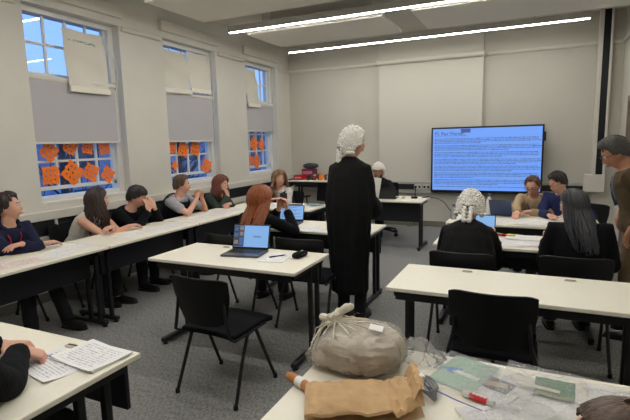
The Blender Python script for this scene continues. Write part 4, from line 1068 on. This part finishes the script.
paper('open white page in front of the long-haired girl', -3.30, 5.72, H, D(12), P_TXT, group=g); paper('page with teal print on the far left table', -2.86, 5.84, H, D(75), P_SPARSE, group=g)
g = 'papers around the judge and the writing woman'
paper('page beside the highlighters', -.13, 4.15, H, D(6), P_TXT, group=g); paper('page overlapping beside the highlighters', .03, 4.20, H+.0035, D(-9), P_TXT, group=g); paper('page at the far side of the highlighter table', -.05, 4.37, H+.007, D(86), P_SPARSE, group=g)
paper('page under the writing hand of the woman in beige', -.15, 5.36, H, D(4), P_TXT, group=g); paper('form left on the writing table near the bottle', -.36, 5.24, H, D(-14), P_SPARSE, group=g)
paper('page in front of the man in blue', .14, 5.28, H, D(14), P_TXT, group=g); paper('page at the front edge of the writing table', -.02, 5.14, H+.0035, D(88), P_SPARSE, group=g)
# notebook on the laptop table
r = thing('notebook', 'white printed notes with a black pen between laptop and pouch', 'notebook', (-1.765, 3.045, H), D(12))
bm = B(); bx(bm, -.10, .10, -.14, .14, 0, .006); obj('page_block', bm, P_TXT, r, smooth=False, bevel=.001)
def pen(label, loc, rz, m, L_=.14, tip=None):
    r = thing('pen', label, 'pen', loc, rz, 'pens')
    bm = B(); tube(bm, [(0, -L_/2, 0), (0, L_/2-.02, 0)], .0045, 10); obj('barrel', bm, m, r)
    bm = B(); tube(bm, [(0, L_/2-.02, 0), (0, L_/2, 0)], [.0045, .001], 10); obj('nib', bm, SILVER, r)
    bm = B(); tube(bm, [(0, -L_/2-.004, 0), (0, -L_/2+.045, 0)], .0058, 10); obj('cap', bm, tip or m, r)
    return r
pen('black pen lying on the white notes', (-1.755, 3.07, H+.011), D(-35), PLASTIC)
pen('white and blue ballpoint just beyond the fingers on the near left table', (-1.84, 1.215, H+.006), D(-75+180), mat('pen_white', srgb(210, 212, 220), .3), .14, mat('pen_blue', srgb(30, 60, 190), .3))
g = 'highlighters'
for lb_, x, y, a, c in (('red highlighter beside the judge', -.235, 4.42, 70, (225, 40, 60)), ('green highlighter beside the judge', -.27, 4.46, 50, (60, 190, 90)), ('yellow highlighter at the end of the highlighter row', -.17, 4.41, 95, (220, 200, 60))):
    r = thing('highlighter', lb_, 'pen', (x, y, H+.012), D(a), g); m_ = mat('hl_%d' % c[0], srgb(*c), .4)
    bm = B(); capsule(bm, [(0, -.04, 0), (0, .025, 0)], .011, 12); obj('barrel', bm, m_, r)
    bm = B(); capsule(bm, [(0, .032, 0), (0, .055, 0)], .0095, 12); obj('cap', bm, PLASTIC, r)
# pouch
r = thing('glasses_pouch', 'small black zipped pouch at the right end of the laptop table', 'pouch', (-1.60, 3.135, .73), D(-6))
bm = B(); ellip(bm, (0, 0, .022), (.036, .085, .022), None, 24, 14, lambda x, y, z, q: (math.copysign(abs(x)**.6*.036, x), math.copysign(abs(y)**.7*.085, y), math.copysign(abs(z)**.7*.022, z))); obj('case', bm, SEATF, r)
bm = B(); tube(bm, [(.035*math.cos(a*PI/12)*1.03, .083*math.sin(a*PI/12), .026) for a in range(24)]+[(.036, 0, .026)], .002, 6); z_ = obj('zip', bm, mat('zip_grey', srgb(90, 90, 92), .4), r)
bm = B(); box(bm, (0, .03, .0445), (.014, .02, .002)); obj('logo_tag', bm, TRIM, r, smooth=False)
# phone held by the copper-haired girl
r = thing('phone', 'black phone held up before the face of the copper-haired girl', 'phone', (-2.30, 4.175, 1.02)); r.rotation_euler = (D(-12), 0, D(20))
bm = B(); bx(bm, -.037, .037, -.005, .005, -.075, .075); obj('case', bm, DARKM, r, smooth=False, bevel=.004)
bm = B(); bx(bm, -.030, -.008, -.008, -.005, .035, .065); obj('camera_bump', bm, PLASTIC, r, smooth=False, bevel=.002)
# papers in the barrister's hand
bm = B(); grid(bm, 6, 10, lambda u, v: V(((u-.5)*.15, .02*math.sin(u*2.5)+.05*v*v*.3, (v-.5)*.24))); slabify(bm, .003)
o = obj('paper_sheaf', bm, P_BLANK); o.location = (-1.345, 4.13, 1.155); o.rotation_euler = (D(-12), D(10), D(20)); tag(o, 'white folded papers held in the right hand of the standing barrister', 'paper')
# bands of the seated bewigged man
# bottles
r = thing('water_bottle', 'white bottle with grey cap beside the navy laptop under the screen', 'bottle', (-.445, 5.70, .73))
bm = B(); X_, Y_ = V((1, 0, 0)), V((0, 1, 0))
loft(bm, [ring((0, 0, z), X_, Y_, q, q, 20) for z, q in ((0, .03), (.006, .036), (.14, .036), (.17, .03), (.19, .017), (.205, .016))]); obj('body', bm, mat('bottle_white', srgb(214, 212, 204), .35), r)
bm = B(); cyl(bm, (0, 0, .205), .018, .028, 16); obj('cap', bm, mat('cap_grey', srgb(90, 92, 96), .4), r, bevel=.003)
r = thing('plastic_bottle', 'clear plastic bottle with grey cap left of the judge', 'bottle', (-.775, 5.24, .73))
bm = B(); loft(bm, [ring((0, 0, z), X_, Y_, q, q, 20) for z, q in ((0, .028), (.006, .033), (.05, .032), (.06, .030), (.10, .033), (.12, .026), (.135, .014), (.145, .014))]); obj('body', bm, film_mat('clear_bottle', (.80, .82, .84), .35, .5, .08), r)
bm = B(); cyl(bm, (0, 0, .145), .017, .02, 16); obj('cap', bm, MATS['cap_grey'], r, bevel=.002)
# small things on the far tables
o = B(); bx(o, -.045, .045, -.03, .03, 0, .028); o = obj('charger', o, PLASTIC, smooth=False, bevel=.006); o.location = (-1.60, 6.95, .73); tag(o, 'small black charger block at the right end of the far table', 'charger')
bm = B(); ellip(bm, (0, 0, .014), (.032, .05, .018)); o = obj('computer_mouse', bm, TRIM); o.location = (-1.76, 6.93, .731); tag(o, 'white mouse beside the dark laptop on the far table', 'mouse')
bm = B(); bx(bm, -.14, .14, -.10, .10, 0, .022); r = obj('book', bm, mat('book_grey', srgb(70, 70, 74), .5), smooth=False, bevel=.003); r.location = (-3.02, 5.70, .731); r.rotation_euler = (0, 0, D(14)); tag(r, 'dark closed book on the far left table', 'book')
bm = B(); bx(bm, -.11, .11, -.08, .08, 0, .012); r = obj('book', bm, mat('book_teal', srgb(120, 150, 156), .5), smooth=False, bevel=.002); r.location = (-2.74, 6.0-.15, .735); r.rotation_euler = (0, 0, D(-20)); tag(r, 'thin teal booklet near the corner of the far left table', 'book')

# ---------------------------------------------------------------- counter of pots against the back wall
def at_counter(name, label, cat, x, y, group=None): return thing(name, label, cat, (x, y, .88), 0, group)
r = at_counter('tray', 'red plastic tray at the left end of the counter', 'tray', -4.14, 8.22)
bm = B(); bx(bm, -.09, .09, -.1, .1, 0, .008)
for s in (-1, 1): bx(bm, s*.09, s*.083, -.1, .1, 0, .09); bx(bm, -.09, .09, s*.1, s*.093, 0, .09)
obj('basket', bm, RED, r, smooth=False)
bm = B(); bx(bm, -.07, .07, -.104, -.1, .03, .06); obj('label_strip', bm, mat('label_pink', srgb(230, 150, 150), .6), r, smooth=False)
r = at_counter('storage_box', 'maroon box with striped front on the counter, dark cloth on top', 'box', -4.03, 8.42)
bm = B(); bx(bm, -.13, .13, -.09, .09, 0, .20); obj('body', bm, mat('maroon_card', srgb(120, 30, 62), .6), r, smooth=False, bevel=.004)
bm = B(); bx(bm, -.11, .10, -.095, -.09, .10, .16); obj('stripe', bm, mat('pink_print', srgb(206, 120, 140), .6), r, smooth=False)
bm = B(); ellip(bm, (0, 0, 0), (.17, .09, .06), None, 20, 12); o = obj('folded_cloth', bm, mat('charcoal_cloth', srgb(62, 68, 74), .95), smooth=True); o.location = (-4.00, 8.42, 1.135); voxel(o, .015, 2, disp=.03, dsize=.06); tag(o, 'charcoal cloth bundle lying on the maroon box', 'cloth')
g = 'pots and jars on the counter'
pots = [(-3.93, 8.15, .035, .10, (44, 40, 42), (150, 40, 40), 'black jar with red lid, leftmost of the jars'), (-3.86, 8.20, .035, .11, (70, 82, 64), (60, 60, 60), 'olive jar, second in the counter row'), (-3.79, 8.14, .033, .10, (150, 60, 52), (210, 205, 200), 'brick-red jar with white lid on the counter'),
        (-3.73, 8.22, .036, .12, (52, 52, 60), (160, 120, 50), 'dark jar with gold lid on the counter'), (-3.66, 8.14, .040, .105, (245, 130, 20), (245, 130, 20), 'bright orange pot on the counter'), (-3.58, 8.20, .035, .10, (120, 60, 50), (40, 40, 40), 'brown jar right of the orange pot'),
        (-3.50, 8.16, .04, .11, (206, 200, 190), (190, 60, 60), 'white pot, rightmost of the jars beside the barrister')]
for x, y, rr, h, c, lc, lb_ in pots:
    r = at_counter('jar', lb_, 'jar', x, y, g)
    bm = B(); loft(bm, [ring((0, 0, z), X_, Y_, q, q, 16) for z, q in ((0, rr*.92), (.006, rr), (h*.78, rr), (h*.86, rr*.8))]); obj('body', bm, mat('jar_%d_%d' % c[:2], srgb(*c), .35), r)
    bm = B(); cyl(bm, (0, 0, h*.86), rr*.86, h*.2, 16); obj('lid', bm, mat('lid_%d_%d' % lc[:2], srgb(*lc), .4), r, bevel=.002)
r = at_counter('tub', 'yellow tub standing behind the orange pot', 'tub', -3.54, 8.43)
bm = B(); loft(bm, [ring((0, 0, z), X_, Y_, q, q, 18) for z, q in ((0, .06), (.12, .075))]); obj('body', bm, mat('tub_white', srgb(204, 200, 180), .5), r)
bm = B(); loft(bm, [ring((0, 0, z), X_, Y_, q, q, 18) for z, q in ((.12, .078), (.17, .09), (.20, .085))]); obj('lid', bm, mat('tub_yellow', srgb(225, 205, 50), .45), r)

# ================================================================ EVIDENCE TABLE
HT = .7305
FILM = film_mat('clear_film', (.97, .97, .97), .17, .20, .12)
FILMC = film_mat('cream_film', (.98, .96, .90), .16, .14, .2)
KNOT = film_mat('gathered_film', (.92, .87, .72), .80, .15, .3)
GREYC = mat('taupe_clothing', srgb(196, 186, 174), .95, bump=.5, bscale=60, var=.12, vscale=14)
# bundle of clothing in a knotted clear bag
r = thing('evidence_bag', 'knotted clear plastic bag stuffed with taupe clothing', 'bag', (-.605, 1.645, HT), D(-4))
def sup(p, hx, hy, hz):
    def fn(x, y, z, q):
        f = lambda v, e: math.copysign(abs(v)**e, v)
        return (f(x, .72)*hx, f(y, .72)*hy, f(z, .62)*hz)
    return fn
def slope(bm):
    for v in bm.verts:
        k = max(0, min(1, (-.06-v.co.x)/.14)); v.co.z *= 1-.62*k*k*(3-2*k)
bm = B(); ellip(bm, (.004, 0, .078), (1, 1, 1), None, 110, 70, sup(0, .178, .138, .072))
for v in bm.verts:
    p = v.co.copy(); w = V((noise.noise(p*7), noise.noise(p*7+V((5, 1, 2))), noise.noise(p*7+V((2, 8, 3)))))*.09
    rd = 1-abs(noise.noise(V(((p.x+w.x)*9, (p.y+w.y)*9, (p.z+w.z)*22))))*2.4; r2 = 1-abs(noise.noise((p+w*1.5)*31+V((3, 3, 3))))*2.0
    v.co += (p-V((.018, 0, .06))).normalized()*(.022*max(-.5, rd)+.007*max(-.5, r2)-.018)
    v.co.z = max(.003, v.co.z)
slope(bm)
cl = obj('clothing', bm, GREYC, r)
random.seed(5); kc = V((-.10, .02, .158))
bm = B(); ellip(bm, (.0, 0, .080), (1, 1, 1), None, 84, 44, sup(0, .192, .15, .080))
slope(bm)
for v in bm.verts:
    p = v.co; d = (V((p.x, p.y))-V((kc.x, kc.y))).length
    if p.z > .07:
        w = math.exp(-(d/.085)**2)*.95; v.co = p.lerp(kc-V((0, 0, .012)), w)
    a = math.atan2(p.y-kc.y, p.x-kc.x); amp = .0055*min(1, d/.08)
    nrm = (p-V((0, 0, .07))).normalized(); v.co += nrm*(amp*(math.sin(a*19)+.6*math.sin(a*31+2))+.004*noise.noise(p*22))
    if v.co.z < .002: v.co.z = .002
obj('bag_film', bm, FILMC, r)
bm = B()
for k in range(7):
    a = k*.9; pts = [kc+V((.028*math.cos(a+t_*1.2)*(1-.1*k), .026*math.sin(a+t_*1.3), -.012+.006*k+.012*math.sin(t_*2))) for t_ in range(4)]
    capsule(bm, pts, [.010, .014, .014, .009], 8)
obj('knot', bm, KNOT, r)
bm = B()
for k, (dx, dy, dz) in enumerate(((.05, .04, .05), (.045, .015, .055), (-.045, -.02, .012))):
    capsule(bm, [kc, kc+V((dx*.4, dy*.4, dz*.6)), kc+V((dx, dy, dz))], [.012, .013, .016], 8)
obj('tail', bm, KNOT, r)
for a in range(19):
    bm = B(); an = -PI*.95+a*PI*1.9/19+random.uniform(-.1, .1); L2 = .12+.14*random.random(); pts = []
    for k in range(6):
        t_ = k/5; x = kc.x+math.cos(an)*L2*t_; y = kc.y+math.sin(an)*L2*t_
        xx, yy = x/.192, y/.15; q = 1-abs(xx)**(2/.72)-abs(yy)**(2/.72)
        if q < .02: break
        z = .080+.080*q**.31; z = z*(1-math.exp(-(t_*L2/.07)**2))+kc.z*math.exp(-(t_*L2/.07)**2)-.001; kk = max(0, min(1, (-.06-x)/.14)); zz = z*(1-.62*kk*kk*(3-2*kk)) if x < -.15 else z; pts.append(V((x, y, max(.02, zz+.001))))
    if len(pts) > 2: tube(bm, pts, [.006]+[random.uniform(.0015, .0035) for _ in pts[1:]], 6, flat=.8); obj('pleat', bm, KNOT, r)
bm = B(); box(bm, (.085, .0, .164), (.052, .048, .0015), Matrix.Rotation(D(10), 3, 'Y') @ Matrix.Rotation(D(14), 3, 'Z')); obj('sticker', bm, P_BLANK, r, smooth=False)

# brown paper bag
KRAFT = mat('kraft_paper', srgb(200, 164, 120), .85, bump=.5, bscale=30, var=.12, vscale=12)
r = thing('paper_bag', 'crumpled brown paper bag lying on its side in front of the knotted bag', 'bag', (-.485, 1.375, HT), D(24))
bm = B()
def kb(u, v):
    x = (u-.5)*.38; W = .10-.012*max(0, u-.8)*5
    pr_ = [(-W, .004), (-W*.3, .003), (W*.6, .003), (W, .012), (W+.004, .032), (W*.7, .050), (W*.1, .056), (-W*.55, .052), (-W*.98, .036), (-W*1.0, .026)]
    f = v*(len(pr_)-1); i = min(int(f), len(pr_)-2); t_ = f-i; y = pr_[i][0]*(1-t_)+pr_[i+1][0]*t_; z = pr_[i][1]*(1-t_)+pr_[i+1][1]*t_
    if u > .78: k = (u-.78)/.22; z = z*(1-.25*k)+.035*k*(z > .02)*(1 if u < .93 else .6); y *= 1-.15*k
    if u < .06: z *= .75+.25*u/.06
    nz = noise.noise(V((x*16, y*16, z*9)))*.009+noise.noise(V((x*42, y*42, 3)))*.004
    if u > .7: nz += noise.noise(V((x*55, y*50, 7)))*.014
    return V((x, y, max(.001, z+nz*(1 if z > .012 else .15))))
grid(bm, 54, 40, kb); slabify(bm, .0012); obj('paper', bm, KRAFT, r)
bm = B()
def fl(u, v): return V((.155+.035*v+.01*noise.noise(V((u*5, v*5, 1))), (u-.5)*.17, .065+.045*math.sin(v*2.2)+.006*noise.noise(V((u*7, v*4, 5)))))
grid(bm, 18, 10, fl); slabify(bm, .0012); obj('folded_mouth', bm, KRAFT, r)
# wooden-handled item poking out
r = thing('tool_handle', 'wooden handle with a white label poking out beside the brown bag', 'tool', (-.735, 1.40, HT+.022), D(-25))
bm = B(); capsule(bm, [(-.05, 0, 0), (-.02, 0, 0), (.04, 0, 0), (.09, 0, 0)], [.016, .019, .017, .015], 14); obj('handle', bm, mat('varnished_wood', srgb(186, 124, 66), .4, var=.15, vscale=20), r)
bm = B(); tube(bm, [(-.005, 0, 0), (.03, 0, 0)], .0192, 14); obj('label', bm, P_BLANK, r)
# clear film under it
def sleeve(label, x, y, rz, w, h, z=0, amp=.006, m=None, seed=1, group='clear plastic sleeves', name='plastic_sleeve', n=26):
    bm = B()
    grid(bm, n, n, lambda u, v: V(((u-.5)*w, (v-.5)*h, HT+z+.002+amp*(1+noise.noise(V((u*5+seed, v*5, seed*1.7))))+amp*.5*noise.noise(V((u*14, v*14+seed, 2))))))
    o = obj(name, bm, m or FILM); o.location = (x, y, 0); o.rotation_euler = (0, 0, rz)
    return tag(o, label, 'plastic sleeve', group)
def card(name, label, x, y, rz, w, h, z, m, cat='card', th=.002, group=None):
    bm = B(); bx(bm, -w/2, w/2, -h/2, h/2, 0, th); o = obj(name, bm, m, smooth=False); o.location = (x, y, HT+z); o.rotation_euler = (0, 0, rz); return tag(o, label, cat, group)
# green exhibit sheet with blue and white marks
r = thing('exhibit_sheet', 'pale green exhibit sheet with a blue mark and white strip on the front table', 'sheet', (-.205, 1.715, HT+.004), D(-18))
bm = B(); bx(bm, -.086, .086, -.118, .118, 0, .003); obj('green_card', bm, mat('pale_green_card', srgb(158, 190, 164), .7), r, smooth=False)
bm = B()
for p in ((-.062, -.008, .04, .012, 0), (-.048, .006, .045, .012, 35), (-.045, -.022, .035, .010, -28), (-.028, .012, .03, .012, 12)): box(bm, (p[0], p[1], .0035), (p[2], p[3], .0012), Matrix.Rotation(D(p[4]), 3, 'Z'))
obj('blue_mark', bm, mat('blue_ink', srgb(70, 130, 215), .6), r, smooth=False)
bm = B(); box(bm, (.018, -.012, .004), (.095, .022, .0015), Matrix.Rotation(D(-8), 3, 'Z')); obj('white_strip', bm, P_BLANK, r, smooth=False)
sleeve('clear sleeve over the pale green exhibit sheet', -.215, 1.70, D(-18), .22, .29, .008, .005, seed=2)
r = thing('exhibit_sheet', 'white exhibit page with a brown photograph, right of the green sheet', 'sheet', (-.095, 1.665, HT+.001), D(-24))
bm = B(); bx(bm, -.09, .09, -.10, .10, 0, .002); obj('page', bm, P_SPARSE, r, smooth=False)
bm = B(); bx(bm, -.045, .055, -.03, .055, .002, .003); obj('photograph', bm, mat('photo_brown', srgb(84, 68, 58), .4, var=.4, vscale=40), r, smooth=False)
bm = B(); box(bm, (.0, .012, .0034), (.075, .034, .001), Matrix.Rotation(D(20), 3, 'Z')); obj('photo_detail', bm, mat('photo_tan', srgb(190, 168, 140), .5), r, smooth=False)
sleeve('clear sleeve over the page with the brown photograph', -.07, 1.655, D(-22), .22, .25, .008, .006, seed=4)
r = thing('sample_tube', 'small red-labelled tube with white cap in front of the green sheet', 'tube', (-.145, 1.545, HT+.012), D(70))
bm = B(); tube(bm, [(0, -.04, 0), (0, .02, 0)], .011, 14); obj('label', bm, mat('red_label', srgb(200, 40, 50), .5), r)
bm = B(); tube(bm, [(0, -.062, 0), (0, -.04, 0)], .010, 14); obj('tube_end', bm, mat('tube_clear', srgb(190, 190, 186), .2), r)
bm = B(); tube(bm, [(0, .02, 0), (0, .045, 0)], .012, 14); obj('cap', bm, mat('socket_white', srgb(200, 198, 190), .4), r)
bm = B()
for q in range(4): box(bm, (0, -.03+.013*q, .0112), (.006, .007, .001))
obj('label_print', bm, P_BLANK, r, smooth=False)
# green sachet in a sleeve at right
r = thing('green_sachet', 'dark green crinkled sachet with white label strip in a clear sleeve at the right', 'sachet', (.095, 1.71, HT+.006), D(-4))
bm = B(); grid(bm, 20, 20, lambda u, v: V(((u-.5)*.125, (v-.5)*.125, .004+.004*noise.noise(V((u*9, v*9, 0)))))); slabify(bm, .002); obj('packet', bm, mat('foil_green', srgb(46, 118, 66), .35, bump=.5, bscale=60), r)
bm = B(); box(bm, (-.045, -.03, .012), (.125, .02, .002), Matrix.Rotation(D(-6), 3, 'Z')); obj('label_strip', bm, mat('cream_label', srgb(226, 222, 200), .6), r, smooth=False)
bm = B(); box(bm, (.0, -.058, .006), (.12, .022, .003), Matrix.Rotation(D(-4), 3, 'Z')); obj('seal_edge', bm, mat('speckled_seal', srgb(140, 150, 96), .5, var=.5, vscale=90), r, smooth=False)
sleeve('large clear sleeve holding the dark green sachet', .055, 1.665, D(-8), .27, .33, .014, .008, seed=6, n=34)
sleeve('clear sleeve overlapping at the right rear edge of the front table', .35, 1.66, D(12), .30, .30, .006, .008, seed=9, n=34)
sleeve('clear sleeve across the middle front of the front table', -.02, 1.44, D(30), .30, .20, .004, .010, seed=12, n=34)
sleeve('clear sleeve under the sachet sleeve by the bottom edge', .20, 1.46, D(-30), .26, .26, .004, .009, seed=14, n=34)
paper('white page under the sleeves at the right of the front table', .33, 1.68, HT, D(80), P_SPARSE, group='pages on the front table'); paper('white page under the sleeves near the green sachet', .10, 1.60, HT, D(20), P_BLANK, w=.2, h=.26, group='pages on the front table')
paper('white page at the middle front of the front table', -.03, 1.42, HT, D(40), P_SPARSE, group='pages on the front table')
# blue zip strip of a grip-seal bag
bm = B(); tube(bm, [(-.40, 1.60, HT+.012), (-.30, 1.545, HT+.016), (-.2, 1.50, HT+.014), (-.12, 1.47, HT+.014)], .0022, 6); tag(obj('seal_strip', bm, mat('blue_seal', srgb(90, 100, 190), .4)), 'thin blue seal strip running in front of the green sheet', 'seal strip')
# clear crumpled film heap
bm = B()
def heap(u, v):
    x, y = (u-.5)*.20, (v-.5)*.15; d = math.hypot(x/.10, y/.075)
    z = .10*max(0, 1-d)**1.1*(1+.6*noise.noise(V((u*7, v*7, 4))))+.012*(1+noise.noise(V((u*12, v*12, 9))))
    return V((x+.02*noise.noise(V((u*6, v*6, 1))), y, z))
grid(bm, 30, 26, heap); slabify(bm, .0006); o = obj('crumpled_film', bm, FILM); o.location = (-.385, 1.775, HT+.001); tag(o, 'crumpled clear plastic standing up beside the knotted bag', 'plastic film')
# coil of grey cord / chain with white tape
r = thing('coiled_cord', 'loops of thick grey cord bound with white tape between the bags and sheets', 'cord', (-.325, 1.555, HT+.012), D(-52))
CORD = mat('grey_cord', srgb(128, 130, 132), .45, bump=.6, bscale=200)
for k in range(4):
    bm = B(); a_, b_ = .095-.012*k, .014+.009*k
    tube(bm, [(a_*math.cos(q*PI/12)+.004*k, b_*math.sin(q*PI/12), .005*k+.003*math.sin(q)) for q in range(25)], .0042, 8); obj('loop', bm, CORD, r)
bm = B(); tube(bm, [(-.055, 0, -.006), (-.02, 0, -.004)], [.034, .032], 14, flat=.62); o_ = obj('tape', bm, P_BLANK, r)
# ================================================================ LIGHT, SKY, CAMERA
wd = bpy.data.worlds.new('dusk'); C.world = wd; wd.use_nodes = True; nt = wd.node_tree
bg = nt.nodes['Background']; tc = nt.nodes.new('ShaderNodeTexCoord'); sp = nt.nodes.new('ShaderNodeSeparateXYZ')
rp = nt.nodes.new('ShaderNodeValToRGB'); rp.color_ramp.elements[0].position = .0; rp.color_ramp.elements[1].position = .6
rp.color_ramp.elements[0].color = (.30, .48, .85, 1); rp.color_ramp.elements[1].color = (.13, .33, .80, 1)
nz = nt.nodes.new('ShaderNodeTexNoise'); nz.inputs['Scale'].default_value = 3.5; nz.inputs['Detail'].default_value = 5
cr = nt.nodes.new('ShaderNodeValToRGB'); cr.color_ramp.elements[0].position = .56; cr.color_ramp.elements[1].position = .72
cr.color_ramp.elements[0].color = (0, 0, 0, 1); cr.color_ramp.elements[1].color = (.5, .5, .5, 1)
mx = nt.nodes.new('ShaderNodeMix'); mx.data_type = 'RGBA'; mx.inputs[7].default_value = (.62, .74, 1, 1)
L = nt.links.new
L(tc.outputs['Generated'], sp.inputs[0]); L(sp.outputs[2], rp.inputs[0]); L(tc.outputs['Generated'], nz.inputs['Vector'])
L(nz.outputs['Fac'], cr.inputs[0]); L(cr.outputs[0], mx.inputs[0]); L(rp.outputs[0], mx.inputs[6]); L(mx.outputs[2], bg.inputs[0])
bg.inputs[1].default_value = 1.8
C.cycles.transparent_max_bounces = 24
cd = bpy.data.cameras.new('camera'); cam = bpy.data.objects.new('camera', cd); COL.objects.link(cam)
cd.sensor_width = 36; cd.lens = 36*469.576/630; cd.clip_start = .02; cd.clip_end = 300
r_ = V((.907317, .41975, -.0242)); u_ = V((-.038337, .139912, .989422)); w_ = V((-.418696, .896791, -.143036))
M = Matrix((r_, u_, -w_)).transposed().to_4x4(); M.translation = V((0, 0, 1.6)); cam.matrix_world = M
C.camera = cam
C.view_settings.view_transform = 'Standard'; C.view_settings.look = 'None'; C.view_settings.gamma = 1; C.view_settings.use_curve_mapping = False
C.view_settings.exposure = -0.1
